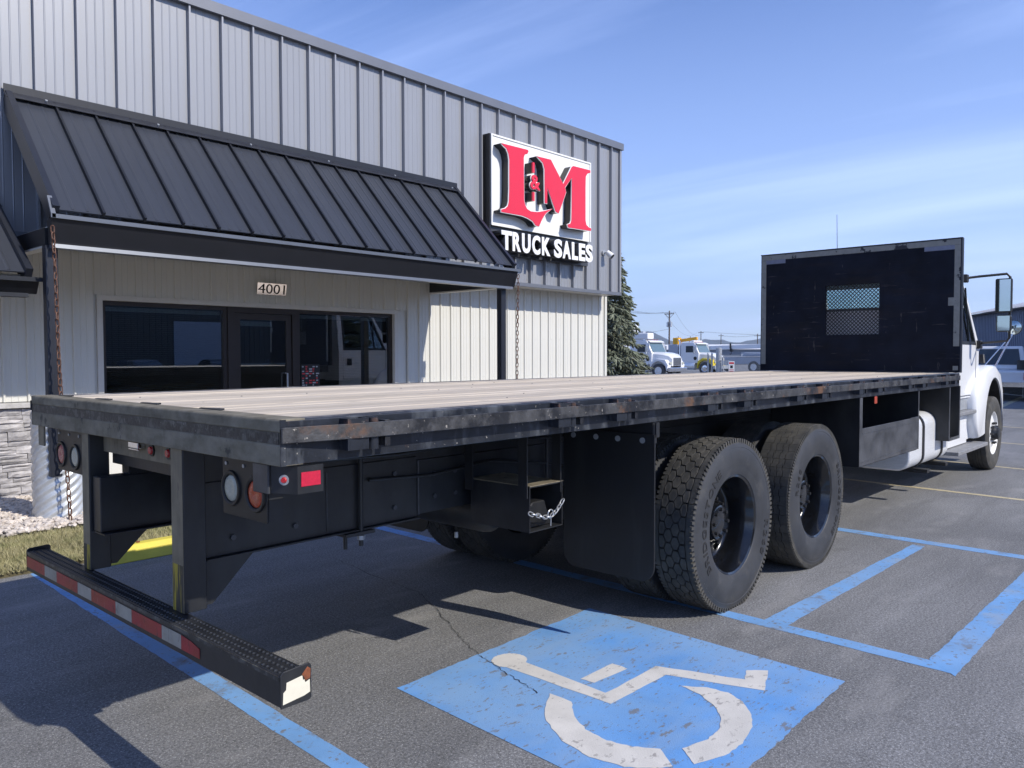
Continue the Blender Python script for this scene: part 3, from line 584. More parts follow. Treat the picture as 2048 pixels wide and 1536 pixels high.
# ------------------------------------------------------------------ awnings
def awning(label, x0, x1, zt, zb, yb, group, first, zdrop):
    m_awnlight = MATS['pale_grey_drip_edge'] if first else m_dulltrim
    t = thing('metal_awning', label, 'awning', ((x0 + x1) / 2, YU - .05, zb - .3), group=group)
    yt = YU - .06; ln_ = math.hypot(yt - yb, zt - zb); sl = Vector((0, yb - yt, zb - zt)) / ln_; nr = Vector((0, sl.z, -sl.y)); nr = nr if nr.z > 0 else -nr
    P = lambda x, s_, h: (x, yt + sl.y * s_ + nr.y * h, zt + sl.z * s_ + nr.z * h)
    pw = .3845; n = int(round((x1 - x0 - .10) / pw)); pw = (x1 - x0 - .10) / n
    pan = MB().hexa([P(0, 0, -.012), P(pw, 0, -.012), P(pw, 0, 0), P(0, 0, 0), P(0, ln_, -.012), P(pw, ln_, -.012), P(pw, ln_, 0), P(0, ln_, 0)])
    # two shallow stiffening folds per sheet
    for f in (.33, .66): pan.hexa([P(pw * f - .03, .04, -.004), P(pw * f + .03, .04, -.004), P(pw * f + .008, .04, .004), P(pw * f - .008, .04, .004), P(pw * f - .03, ln_ - .02, -.004), P(pw * f + .03, ln_ - .02, -.004), P(pw * f + .008, ln_ - .02, .004), P(pw * f - .008, ln_ - .02, .004)])
    pm = pan.mesh('roof_panel', m_awn)
    rib = MB().hexa([P(-.011, 0, -.02), P(.011, 0, -.02), P(.011, 0, .036), P(-.011, 0, .036), P(-.011, ln_ + .012, -.02), P(.011, ln_ + .012, -.02), P(.011, ln_ + .012, .036), P(-.011, ln_ + .012, .036)]).mesh('seam_rib', m_awnrib)
    for i in range(n):
        put('roof_panel', pm, t, (x0 + .05 + pw * i, 0, 0))
        if i: put('seam_rib', rib, t, (x0 + .05 + pw * i, 0, 0))
    for xx in (x0 + .02, x1 - .02):
        part('gable_trim', MB().hexa([P(xx - .03, -.02, -.13), P(xx + .03, -.02, -.13), P(xx + .03, -.02, .045), P(xx - .03, -.02, .045), P(xx - .03, ln_ + .01, -.13), P(xx + .03, ln_ + .01, -.13), P(xx + .03, ln_ + .01, .045), P(xx - .03, ln_ + .01, .045)]), m_awntrim, t)
    part('wall_flashing', MB().hexa([P(x0 - .02, -.03, .01), P(x1 + .02, -.03, .01), P(x1 + .02, -.03, .03), P(x0 - .02, -.03, .03), P(x0 - .02, .09, .0375), P(x1 + .02, .09, .0375), P(x1 + .02, .09, .0435), P(x0 - .02, .09, .0435)]), m_awntrim, t)
    part('ridge_upstand', MB().box(x0 - .02, x1 + .02, YU - .065, YU - .046, zt + .03, zt + .115), m_awnrib, t)
    for i in range(n // 3 + 1):
        xx = x0 + .35 + i * pw * 3
        if xx < x1: part('flashing_screw', MB().cyl(P(xx, .03, .03), P(xx, .03, .055), .013, n=8), m_greysteel, t)
    # gutter trough: pale lip, dark face, pale drip edge
    g0 = zb - .075
    part('gutter_face', MB().prism([(yb + .02, g0), (yb - .015, g0 - .01), (yb + .06, g0 - zdrop), (yb + .10, g0 - zdrop), (yb + .12, g0 - .02)], 'yz', x0 - .012, x1 + .06), m_awnrib, t)
    part('gutter_lip', MB().prism([(yb + .0, g0 + .032), (yb - .045, g0 + .026), (yb - .045, g0 - .012), (yb + .0, g0 - .006)], 'yz', x0 - .02, x1 + .09), m_awnlight, t)
    part('drip_edge', MB().prism([(yb + .02, g0 - zdrop + .002), (yb + .01, g0 - zdrop - .035), (yb + .13, g0 - zdrop - .035), (yb + .13, g0 - zdrop - .002)], 'yz', x0 + .0, x1 - .02), m_awnlight, t)
    part('gutter_end', MB().hexa([(x0 - .03, yb - .045, g0 - .01), (x0 + .01, yb - .045, g0 - .01), (x0 + .01, yb + .05, g0 + .16), (x0 - .03, yb + .05, g0 + .16), (x0 - .03, yb - .045, g0 + .03), (x0 + .01, yb - .045, g0 + .03), (x0 + .01, yb + .05, g0 + .2), (x0 - .03, yb + .05, g0 + .2)]), m_awnlight, t)
    for xx in ((x0 + .02, x1 - .12) if first else ()):
        part('side_beam', MB().box(xx - .05, xx + .05, yb + .13, YL - .03, g0 - zdrop - .0, g0 - zdrop + .155), m_awnrib, t)
        part('beam_shoe', MB().box(xx - .045, xx + .045, yb + .14, YL - .035, g0 - zdrop - .022, g0 - zdrop - .003), m_beigetrim, t)
    part('soffit_board', MB().box(x0 + .02, x1 - .02, yb + .14, YL - .04, g0 - zdrop + .16, g0 - zdrop + .18), m_beigetrim, t)
    if first:
        for xx in (x0 + .02, x1 - .12):
            part('post', MB().box(xx - .052, xx + .052, 5.765, 5.865, .1 if xx > 4 else .5, g0 - zdrop - .003), m_awntrim, t, bevel=.006)
    return t
awning('long charcoal standing-seam awning above the glass storefront', 1.165, 7.455, 4.262, 2.965, 5.655, 'black metal awnings on the shop front', True, .24)
awning('short lower black awning at the left edge, beside the long one', -5.0, 1.06, 3.14, 2.40, 5.93, 'black metal awnings on the shop front', False, .12)

# ------------------------------------------------------------------ rain chains, culvert drum
lk = MB(); pts = []
for i in range(20):
    t = 2 * math.pi * i / 20; pts.append((.0155 * math.cos(t), 0, .0235 * math.sin(t) + (.0115 if math.sin(t) > 0 else -.0115)))
link_me = MB().tube(pts, .0062, 6, closed=True).mesh('chain_link', m_rustchain, 60)
link_me2 = MB().tube([(p[1], p[0], p[2]) for p in pts], .0062, 6, closed=True).mesh('chain_link', m_rustchain, 60)
def rain_chain(label, top, bot, seed):
    t = thing('rain_chain', label, 'chain', bot, group='rain chains hanging from the awning gutter'); n = int((top[2] - bot[2]) / .0595); rr = random.Random(seed)
    for i in range(n + 1):
        f = i / n; p = Vector(top).lerp(Vector(bot), f) - Vector(bot); s_ = .010 * math.sin(f * 7 + seed)
        put('chain_link', link_me if i % 2 else link_me2, t, (p.x + s_, p.y + s_ * .5, p.z), local=True, rot=(rr.uniform(-.12, .12), rr.uniform(-.12, .12), .6 + rr.uniform(-.3, .3)))
    return t
rain_chain('long rusty rain chain hanging in front of the corrugated metal drum', (1.135, 5.6, 2.77), (1.235, 5.62, .12), 1)
rain_chain('dark rain chain hanging at the right end of the long awning, against off-white siding', (7.47, 5.6, 2.80), (7.45, 5.62, .1), 2)

cv = thing('culvert_drum', 'upright corrugated galvanised culvert pipe round the foot of the left awning post', 'culvert pipe', (1.265, 5.98, .08))
vs, fs = [], []; NS, NZ = 56, 120; H = 1.02; r0 = .212
for k in range(NZ + 1):
    zz = H * k / NZ
    for i in range(NS):
        a = 2 * math.pi * i / NS
        ph = (zz / .083 - a / (2 * math.pi) * 10) * 2 * math.pi
        rr_ = r0 + .0105 * math.sin(ph); vs.append((rr_ * math.cos(a), rr_ * math.sin(a), zz))
for k in range(NZ):
    for i in range(NS): fs.append((k * NS + i, k * NS + (i + 1) % NS, (k + 1) * NS + (i + 1) % NS, (k + 1) * NS + i))
part('corrugated_wall', MB().add(vs, fs), m_culv, cv, smooth=80, local=True)
part('gravel_fill', MB().cyl((0, 0, H - .10), (0, 0, H - .06), r0 - .015, n=28), m_gravelbase, cv, local=True)

# ------------------------------------------------------------------ signs and small fittings on the facade
sg = thing('wall_sign', 'large white and red dealer sign with raised letters on the grey wall', 'sign', (9.6, YU, 3.4))
part('white_panel', MB().box(8.145, 10.905, 6.80, 6.955, 3.79, 5.29), m_signwhite, sg)
part('panel_frame', MB().box(8.145, 10.905, 6.785, 6.80, 5.262, 5.29).box(10.877, 10.905, 6.785, 6.80, 3.79, 5.262).box(8.145, 8.173, 6.785, 6.80, 3.79, 5.262), m_signwhite, sg)
part('panel_return', MB().box(8.115, 8.143, 6.805, 6.96, 3.5, 5.29), m_signblack, sg)
part('raceway_box', MB().box(8.16, 10.905, 6.86, 6.955, 3.335, 3.785), m_signgrey, sg)
L_ = [(8.207, 5.11), (8.88, 5.126), (8.895, 5.101), (8.867, 5.058), (8.798, 5.034), (8.771, 4.974), (8.775, 4.623), (8.779, 4.262), (8.807, 4.182), (8.858, 4.123), (8.955, 4.095), (9.136, 4.107), (9.295, 4.145), (9.538, 4.215), (9.375, 4.125), (9.295, 4.046), (9.228, 3.953), (9.175, 3.863), (9.084, 3.868), (9.006, 3.934), (8.878, 3.972), (8.726, 3.993), (8.21, 3.988), (8.21, 4.027), (8.31, 4.057), (8.37, 4.105), (8.397, 4.19), (8.407, 4.401), (8.409, 4.884), (8.385, 4.976), (8.337, 5.047), (8.266, 5.078)]
M_ = [(9.111, 5.062), (9.497, 5.073), (9.849, 4.702), (10.1, 5.053), (10.143, 5.075), (10.665, 5.085), (10.665, 5.039), (10.574, 5.01), (10.52, 4.943), (10.514, 4.726), (10.516, 4.131), (10.546, 4.053), (10.622, 4.017), (10.693, 4.007), (10.678, 3.959), (10.0, 3.943), (9.971, 3.992), (10.058, 4.021), (10.087, 4.077), (10.095, 4.308), (10.1, 4.856), (9.9, 4.649), (9.928, 4.565), (9.815, 4.34), (9.717, 4.161), (9.634, 4.176), (9.402, 4.571), (9.391, 4.289), (9.327, 4.288), (9.322, 4.881), (9.282, 4.975), (9.189, 5.026)]
def raised(name, pts, grow):
    cxm = sum(p[0] for p in pts) / len(pts)
    f = part(name, MB().prism(pts, 'xz', 6.622, 6.64), m_signred, sg)
    # outline edge and black return behind the face, offset a little along the outline normals
    n = len(pts); A = sum(pts[i][0] * pts[(i + 1) % n][1] - pts[(i + 1) % n][0] * pts[i][1] for i in range(n)); sg_ = -1 if A > 0 else 1
    out = []
    for i in range(n):
        a = Vector(pts[i - 1]); b = Vector(pts[i]); c = Vector(pts[(i + 1) % n]); d = ((b - a).normalized() + (c - b).normalized())
        if d.length < 1e-4: d = (c - b)
        d.normalize(); nn = Vector((-d.y, d.x)) * sg_; out.append((b.x + nn.x * grow, b.y + nn.y * grow))
    part(name + '_edge', MB().prism(out, 'xz', 6.628, 6.645), m_lettwhite, f)
    part(name + '_return', MB().prism(pts, 'xz', 6.646, 6.799), m_signblack, f)
raised('red_letter', L_, .012); raised('red_letter', M_, .012)
f = put('ampersand', text_prism('&', .02, 8.925, 9.185, 4.475, 4.725, 6.60, 6.62), sg); f.data.materials.append(m_signred)
g = put('ampersand_edge', text_prism('&', .045, 8.915, 9.195, 4.467, 4.733, 6.621, 6.635), f, local=True); g.data.materials.append(m_lettwhite)
g = put('ampersand_return', text_prism('&', .035, 8.92, 9.19, 4.47, 4.73, 6.636, 6.80), f, local=True); g.data.materials.append(m_signblack)
for z0, z1 in ((4.765, 4.94), (4.283, 4.433)):
    part('red_bar', MB().box(9.0, 9.055, 6.622, 6.65, z0, z1), m_signred, sg); part('bar_return', MB().box(9.0, 9.055, 6.651, 6.80, z0, z1), m_signblack, sg)
bx = [(8.192, 8.443), (8.462, 8.672), (8.705, 8.92), (8.965, 9.18), (9.228, 9.455), (9.565, 9.79), (9.805, 10.045), (10.078, 10.26), (10.29, 10.48), (10.495, 10.715)]
for ch, (a, b) in zip('TRUCKSALES', bx):
    rn = ch in 'UCS'; z0, z1 = (3.364, 3.694) if rn else (3.37, 3.688)
    me = text_prism(ch, .042, a, b, z0, z1, 6.60, 6.615); me.materials.append(m_lettwhite); f = put('white_letter', me, sg)
    me = text_prism(ch, .042, a, b, z0, z1, 6.616, 6.86); me.materials.append(m_signblack); put('letter_return', me, f, local=True)

ap = thing('address_plate', 'small polished plate reading 4001 above the glass door', 'address plate', (4.40, YL - .03, 2.44))
TL = lambda z: YL - .040 - (z - 2.45) * math.tan(R(8.5))
part('plate', MB().hexa([(4.185, TL(2.45), 2.45), (4.625, TL(2.45), 2.45), (4.625, TL(2.45) + .004, 2.45), (4.185, TL(2.45) + .004, 2.45), (4.185, TL(2.605), 2.605), (4.625, TL(2.605), 2.605), (4.625, TL(2.605) + .004, 2.605), (4.185, TL(2.605) + .004, 2.605)]), m_plate, ap)
for x in (4.22, 4.59): part('standoff', MB().cyl((x, YL - .0, 2.585), (x, TL(2.585) + .0035, 2.585), .008, n=10).cyl((x, YL - .0, 2.47), (x, TL(2.47) + .0035, 2.47), .008, n=10), m_greysteel, ap)
me = text_prism('4001', -0.004, 4.20, 4.60, 2.466, 2.592, -.005, -.0006); me.materials.append(m_black)
for v in me.vertices: v.co.y += TL(v.co.z)
put('numerals', me, ap)

sc_ = thing('security_camera', 'small dome-headed security camera near the right corner of the grey wall', 'camera', (11.57, YU, 3.6))
part('wall_base', MB().cyl((11.56, YU - .001, 3.66), (11.56, YU - .035, 3.66), .055, n=16), m_greysteel, sc_, smooth=40)
part('arm', MB().tube([(11.56, YU - .03, 3.66), (11.56, YU - .10, 3.66), (11.57, YU - .14, 3.63)], .018), m_greysteel, sc_, smooth=40)
part('housing', MB().cyl((11.56, YU - .10, 3.665), (11.59, YU - .20, 3.575), .05, .062, n=18), m_whiteplain, sc_, smooth=40)
part('lens', MB().cyl((11.59, YU - .2005, 3.5745), (11.592, YU - .207, 3.569), .052, n=18), m_black, sc_)

# ------------------------------------------------------------------ the flatbed truck
tk = thing('flatbed_truck', 'white-cab truck with an empty wooden flatbed and black headboard, parked alongside the shop', 'truck', (0, 0, 0))
W, L, ZT = 2.44, 8.91, 1.411
# deck planks
NP = 17; py0, py1 = .075, W - .075; pw = (py1 - py0) / NP
rr = random.Random(4)
for i in range(NP):
    y0 = py0 + pw * i
    dz = rr.uniform(-.0025, .0015)
    part('deck_plank', MB().box(.105, L - .005, y0 + .0025, y0 + pw - .0025, 1.375, ZT - .004 + dz), m_deck, tk, bevel=.003)
bolts = MB()
for x in [.35 + .405 * k for k in range(21)]:
    for i in range(NP):
        if rr.random() < .12:
            y = py0 + pw * (i + .5) + rr.uniform(-.02, .02); bolts.cyl((x, y, ZT - .008), (x, y, ZT - .0025), .0045, n=6)
tag(part('plank_bolts', bolts, m_deckedge, tk), kind='stuff')
part('deck_side_strip', MB().box(.10, L, .004, .073, 1.385, ZT), m_deckedge, tk, bevel=.003)
part('deck_side_strip', MB().box(.10, L, W - .073, W - .004, 1.385, ZT), m_deckedge, tk, bevel=.003)
# rear end channel, three bands
part('rear_sill', MB().prism([(0, 1.256), (0, 1.326), (.004, 1.328), (.004, 1.368), (0, 1.37), (0, 1.406), (.006, 1.413), (.098, 1.413), (.098, 1.405), (.02, 1.40), (.02, 1.262), (.09, 1.262), (.09, 1.256)], 'xz', .001, W - .001), m_reardust, tk, bevel=.003)
for ya, yb in ((-.0025, .0005), (W - .0005, W + .0025)): part('sill_end_plate', MB().box(.0, .0215, ya, yb, 1.2565, 1.411), m_sideblk, tk)
part('rear_tape_band', MB().box(.0005, .0038, .01, W - .01, 1.3285, 1.3675), m_reartape, tk)
for y in (.55, 1.1, 1.62, 2.12):   # lifted edges along the sill top
    part('loose_sill_strip', MB().hexa([(.082, y, 1.4135), (.104, y + .01, 1.4135), (.104, y + .2, 1.4135), (.086, y + .18, 1.4135), (.082, y, 1.4155), (.104, y + .01, 1.4205), (.104, y + .2, 1.4165), (.086, y + .18, 1.4155)]), m_chassis, tk)
# side rails with lower flange
for s, yy in ((1, 0.0), (-1, W)):
    q = lambda a: yy + s * a
    pr = [(q(0.0), 1.258), (q(0.0), 1.404), (q(.004), 1.4105), (q(.07), 1.4105), (q(.07), 1.384), (q(.012), 1.384), (q(.012), 1.272), (q(.07), 1.272), (q(.07), 1.258)]
    part('side_rail', MB().prism(pr, 'yz', .022, L - .01), m_sideblk, tk, bevel=.002)
# rub rail: a flat bar standing 6 cm off, bent in at its rear end
def rub(yf, name='rub_rail'):
    mb = MB(); seg = [(-.002, .018), (.10, .03), (.28, .058), (.5, .06), (8.68, .06)]
    vs = []
    for x, o in seg:
        for (oo, z) in ((o, 1.333), (o, 1.386), (o - .0095, 1.386), (o - .0095, 1.333)): vs.append((x, yf(oo), z))
    fs = []
    for i in range(len(seg) - 1):
        for j in range(4): fs.append((i * 4 + j, i * 4 + (j + 1) % 4, i * 4 + 4 + (j + 1) % 4, i * 4 + 4 + j))
    n = len(vs); fs += [(3, 2, 1, 0), (n - 4, n - 3, n - 2, n - 1)]
    return part(name, mb.add(vs, fs), m_rail, tk, bevel=.002)
rub(lambda o: -o); rub(lambda o: W + o)
# stake pockets and the spool beside each
pk = MB()
pk.box(0, .008, -.0495, .0, 1.292, 1.403).box(.082, .09, -.0495, .0, 1.292, 1.403).box(.0085, .0815, -.0495, -.043, 1.292, 1.403)
pkm = pk.mesh('stake_pocket', m_sideblk)
sp = MB().cyl((0, -.026, 1.288), (0, -.026, 1.402), .0215, n=14).mesh('rail_spool', m_sideblk, 40)
blk = MB().box(-.012, .012, -.0495, -.001, 1.296, 1.39).mesh('rail_spacer', m_rail)
pos = [.235, 1.40, 1.865, 2.80, 3.27, 4.10, 4.57, 5.38, 5.86, 6.75, 7.22, 8.10, 8.48]
for x in pos:
    put('stake_pocket', pkm, tk, (x, 0, 0)); put('rail_spool', sp, tk, (x + .125, 0, 0)); put('rail_spacer', blk, tk, (x + .175, 0, 0))
pkm2 = MB().box(0, .09, W, W + .05, 1.292, 1.403).mesh('stake_pocket', m_sideblk)
for x in pos: put('stake_pocket', pkm2, tk, (x, 0, 0))
# cross members, sub-frame sills, chassis rails
for i, x in enumerate([.32 + .405 * k for k in range(21)]):
    part('cross_member', MB().box(x - .035, x + .035, .075, W - .075, 1.262, 1.372), m_chassis, tk)
for ya, yb in ((.79, .87), (1.61, 1.69)):
    part('long_sill', MB().box(.13 if ya < 1 else .165, L, ya, yb, 1.085 if ya < 1 else 1.0535, 1.26), m_chassis, tk)
    part('frame_rail', MB().box(1.26, 11.9, ya + .005, yb - .008, .80, 1.08), m_chassis, tk)
    part('rear_frame_plate', MB().box(.125 if ya < 1 else .03, 1.27, ya - .006, yb + .004, .79, 1.105 if ya < 1 else 1.052), m_chassis, tk, bevel=.004)
    part('frame_flange', MB().box(.125 if ya < 1 else .03, 1.27, ya - .03 if ya < 1 else ya - .05, yb + (.03 if ya > 1 else .05), .783, .7895), m_chassis, tk)
part('frame_tie_channel', MB().box(.44, .50, .88, 1.56, .80, 1.0), m_chassis, tk)
part('frame_tie_channel', MB().box(2.2, 2.28, .88, 1.56, .80, 1.05), m_chassis, tk)
for x in (.9, 2.3):
    for y in (.765, 1.675):
        ub = part('u_bolt', MB().cyl((x, y, .71), (x, y, 1.25), .011, n=8).box(x - .10, x + .07, y - .02 if y < 1 else y - .11, y + .11 if y < 1 else y + .02, .765, .78), m_chassis, tk)
        part('bolt_nut', MB().cyl((x, y, .74), (x, y, .76), .02, n=6), m_greysteel, ub); part('bolt_stud', MB().cyl((x - .07, y + .03, .70), (x - .07, y + .03, .765), .010, n=8), m_chassis, ub)
# rear under-ride posts, gussets and step bumper
for y0, y1, st in ((.738, .84, 1), (1.703, 1.79, 0)):
    p = part('bumper_post', MB().box(.018, .112, y0, y1, .598, 1.254), m_chassis, tk, bevel=.004)
    part('dusty_face', MB().box(.0167, .0178, y0 + .003, y1 - .003, .60, 1.252), m_dustpost, p)
    part('scraped_face', MB().box(.0152, .0165, y0 + .008, y1 - .008, .60, .60 + (.19 if st else .12)), m_postyel, p)
    part('gusset_plate', MB().prism([(.114, .79), (.114, .605), (.15, .605), (.34, .788)], 'xz', y0 + .03, y0 + .042), m_chassis, tk)
bp = part('rear_bumper', MB().prism([(-.062, .495), (-.062, .588), (-.055, .5965), (.035, .5965), (.042, .588), (.042, .495), (.036, .495), (.036, .59), (-.056, .59), (-.056, .495)], 'xz', -.085, 2.352), m_chassis, tk, bevel=.002)
bumps = MB()
for i in range(95):
    for j in range(3):
        y = -.05 + i * .0252 + (.0126 if j % 2 else 0); x = -.042 + j * .03
        if (y > .70 and y < .86 and x > .0) or (y > 1.67 and y < 1.82 and x > 0): continue
        bumps.cyl((x, y, .5955), (x, y, .6015), .0075, .0045, n=6)
tag(part('grip_bumps', bumps, m_chassis, bp), kind='stuff')
part('bumper_lip', MB().box(-.0665, -.0625, -.085, 2.352, .583, .597), m_reartape, bp)
for y0, y1 in ((-.092, -.0855), (2.3525, 2.359)):
    ep = part('bumper_end_cap', MB().prism([(-.064, .493), (-.066, .60), (-.055, .612), (.040, .617), (.050, .607), (.050, .50), (.042, .493)], 'xz', y0, y1), m_chassis, bp, bevel=.002)
    if y0 < 0:
        part('torn_sticker', MB().prism([(-.058, .507), (-.056, .545), (-.046, .552), (-.044, .575), (.014, .582), (.017, .566), (.022, .567), (.025, .556), (.042, .562), (.043, .52), (.02, .514)], 'xz', y0 - .0012, y0 - .0004), m_creamsticker, ep)
        part('rust_patch', MB().prism([(.013, .586), (.034, .606), (.046, .596), (.044, .566), (.026, .562), (.02, .575)], 'xz', y0 - .0010, y0 - .0004), m_rust, ep)
yy = 2.362; segs = [.275, .17, .275, .165, .27, .165, .28, .165, .145]
for i, s_ in enumerate(segs):
    part('red_tape' if i % 2 == 0 else 'white_tape', MB().box(-.0645, -.0632, yy - s_ + .001, yy - .001, .517, .572) if i < 8 else MB().add([(-.0645, yy, .517), (-.0645, yy - s_, .517), (-.0645, yy - s_, .553), (-.0645, yy - s_ * .55, .566), (-.0645, yy, .572), (-.0632, yy, .517), (-.0632, yy - s_, .517), (-.0632, yy - s_, .553), (-.0632, yy - s_ * .55, .566), (-.0632, yy, .572)], [(0, 1, 2, 3, 4), (9, 8, 7, 6, 5), (0, 5, 6, 1), (1, 6, 7, 2), (2, 7, 8, 3), (3, 8, 9, 4), (4, 9, 5, 0)]), m_redtape if i % 2 == 0 else m_whtape, bp)
    yy -= s_
# tail lamps
def lamp(plate, y, z, m, nm):
    g = part(nm, MB().lathe([(.0, .0), (.03, -.006), (.046, -.003), (.05, .002), (.05, .02)], 28, (.047, y, z)), m, plate, smooth=50)
    # lathe runs about y; turn it to face the rear
    for v in g.data.vertices:
        dx, dy = v.co.x - .047, v.co.y - y; v.co.x = .047 + dy; v.co.y = y + dx
    gr = MB().lathe([(.051, .01), (.051, -.004), (.056, -.008), (.064, -.007), (.067, 0), (.067, .01)], 32, (.047, y, z))
    gr.v = [(.047 + (p[1] - y), y + (p[0] - .047), p[2]) for p in gr.v]
    part('rubber_grommet', gr, m_blackplast, g, smooth=50)
    return g
for (y0, y1, la, lb, ma, mb_) in ((.165, .475, (.41, 1.135), (.24, 1.132), m_clear, m_amber), (1.878, 2.205, (1.962, 1.118), (2.15, 1.118), m_clear, m_pinkred)):
    pl = part('tail_lamp_plate', MB().box(.048, .054, y0, y1, 1.035, 1.25), m_blackplast, tk, bevel=.002)
    lamp(pl, la[0], la[1], ma, 'backup_lamp'); lamp(pl, lb[0], lb[1], mb_, 'tail_lamp')
    for yy in (y0 + .03, y1 - .03, (y0 + y1) / 2): part('plate_bolt', MB().cyl((.044, yy, 1.225), (.048, yy, 1.225), .007, n=8), m_greysteel, pl)
    part('plate_side_flange', MB().box(.0545, .11, y0, y0 + .005, 1.04, 1.25), m_chassis, pl)
part('inner_rear_beam', MB().box(.125, .155, .852, 1.70, 1.105, 1.255), m_chassis, tk)
part('rear_cross_channel', MB().box(.085, .11, .85, 1.70, 1.165, 1.253), m_dustpost, tk)
part('license_lamp', MB().box(.05, .084, 1.23, 1.33, 1.215, 1.243).box(.05, .06, 1.23, 1.33, 1.205, 1.2149), m_chrome, tk, bevel=.003)
for y in (1.16, .995):
    ml = part('marker_lamp', MB().cyl((.084, y, 1.212), (.07, y, 1.212), .021, .015, n=18), m_red, tk, smooth=40)
    part('lamp_ring', MB().cyl((.0845, y, 1.212), (.078, y, 1.212), .026, n=18), m_blackplast, ml)
part('hanging_bracket', MB().box(.012, .022, .098, .198, 1.152, 1.2545), m_boxpanel, tk, bevel=.003)
part('hanging_bracket', MB().box(.012, .022, 2.30, 2.385, 1.15, 1.2545), m_dustpost, tk, bevel=.003)
lg = part('lamp_guard', MB().prism([(.023, .097), (.066, .002), (.168, .002), (.168, .006), (.069, .006), (.027, .099)], 'xy', 1.156, 1.25), m_chassis, tk)
mk = part('side_marker_lamp', MB().cyl((.045, .0495, 1.203), (.035, .042, 1.203), .012, .008, n=14), m_red, lg, smooth=50)
part('lamp_bezel', MB().cyl((.0455, .0495, 1.203), (.042, .047, 1.203), .018, n=16), m_greysteel, mk)
part('red_side_reflector', MB().box(.079, .155, -.0005, .0018, 1.181, 1.229), m_redrefl, lg)
part('orange_side_reflector', MB().box(5.92, 5.99, .0, .006, 1.19, 1.256), m_amber, tk)
# wheel-chock holder under the deck
bxp = part('chock_holder', MB().box(1.60, 1.606, .30, .72, .72, .955).box(1.862, 1.868, .30, .72, .72, .955).box(1.606, 1.862, .30, .72, .72, .726).box(1.606, 1.862, .30, .72, .949, .955).box(1.606, 1.862, .714, .72, .726, .949), m_chassis, tk)
part('holder_top_plate', MB().box(1.598, 1.870, .296, .722, .9555, .960), m_dustpost, bxp)
for (x, y) in ((1.575, .315), (1.845, .315), (1.575, .70)):
    part('holder_hanger', MB().box(x, x + .006, y - .02, y + .04, .90, 1.27).box(x + .006, x + .04, y + .034, y + .04, .962, 1.27), m_chassis, bxp)
# mud flaps
for ya, yb in ((-.012, .615), (W - .615, W + .012)):
    r_ = .09; pts = [(ya, 1.19), (ya, .375 + r_)] + [(ya + r_ - r_ * math.cos(a), .375 + r_ - r_ * math.sin(a)) for a in [i * math.pi / 12 for i in range(1, 6)]] + [(ya + r_, .375), (yb - r_, .375)] + [(yb - r_ + r_ * math.sin(a), .375 + r_ - r_ * math.cos(a)) for a in [i * math.pi / 12 for i in range(1, 6)]] + [(yb, .375 + r_), (yb, 1.19)]
    fl = part('mud_flap', MB().prism(pts, 'yz', 2.275, 2.286), m_flap, tk)
    part('flap_bracket', MB().box(2.287, 2.33, ya + .02, yb, 1.14, 1.256).box(2.287, 2.32, ya - .004, ya + .004, 1.175, 1.256), m_chassis, fl)
    for f in (.12, .38, .62, .88): part('flap_washer', MB().cyl((2.275, ya + (yb - ya) * f, 1.155), (2.269, ya + (yb - ya) * f, 1.155), .016, n=14), m_greysteel, fl)
# side rack behind the cab, fuel tank, step box
part('rack_end_plate', MB().box(5.545, 5.56, .0, .78, .668, 1.256), m_chassis, tk)
part('rack_end_trim', MB().box(5.53, 5.60, -.004, -.0005, .668, 1.256), m_boxpanel, tk)
part('rack_end_plate', MB().box(7.255, 7.27, .0, .78, .668, 1.256), m_chassis, tk)
part('rack_end_trim', MB().box(7.25, 7.28, -.004, -.0005, .668, 1.256), m_boxpanel, tk)
part('rack_front_panel', MB().prism([(5.601, .668), (5.601, .99), (7.0, .993), (7.06, .998), (7.249, .998), (7.249, .668)], 'xz', -.003, .008), m_boxpanel, tk, bevel=.002)
part('rack_panel_fold', MB().box(5.602, 7.248, -.007, -.0035, .70, .704).box(5.602, 7.248, -.007, -.0035, .945, .949), m_boxpanel, tk)
part('rack_back_plate', MB().box(5.56, 7.255, .70, .71, .668, 1.256), m_chassis, tk)
part('rack_floor', MB().box(5.56, 7.255, .009, .70, .66, .6675), m_chassis, tk)
def rrect(y0, y1, z0, z1, r, n=6):
    o = []
    for (cy, cz, a0) in ((y1 - r, z1 - r, 0), (y0 + r, z1 - r, 90), (y0 + r, z0 + r, 180), (y1 - r, z0 + r, 270)):
        for k in range(n + 1):
            a = R(a0 + 90 * k / n); o.append((cy + r * math.cos(a), cz + r * math.sin(a)))
    return o
ft = part('fuel_tank', MB().prism(rrect(.15, .76, .385, .975, .14), 'yz', 7.55, 9.08), m_alu, tk, smooth=40, bevel=.02, seg=3)
for x in (8.02, 8.78):
    st = part('tank_strap', MB().prism(rrect(.138, .772, .373, .987, .15), 'yz', x - .028, x + .028), m_blackplast, ft, smooth=40)
    part('tank_bracket', MB().box(x - .05, x + .05, .09, .80, .33, .372), m_blackplast, ft)
part('tank_cap', MB().cyl((7.8, .3, .97), (7.78, .28, 1.03), .05, n=16), m_chrome, ft, smooth=40)
part('tank_label', MB().box(8.25, 8.5, .40, .56, .9752, .9765), m_warnred, ft)
sb = part('ladder_box', MB().box(8.53, 8.555, .02, .40, .64, 1.256).box(8.985, 9.01, .02, .40, .64, 1.256).box(8.555, 8.985, .02, .40, .64, .655), m_chassis, tk)
part('ladder_box_edge', MB().box(8.525, 8.56, .012, .0195, .64, 1.256).box(8.98, 9.015, .012, .0195, .64, 1.256).box(8.56, 8.98, .012, .0195, .64, .675), m_boxpanel, sb)
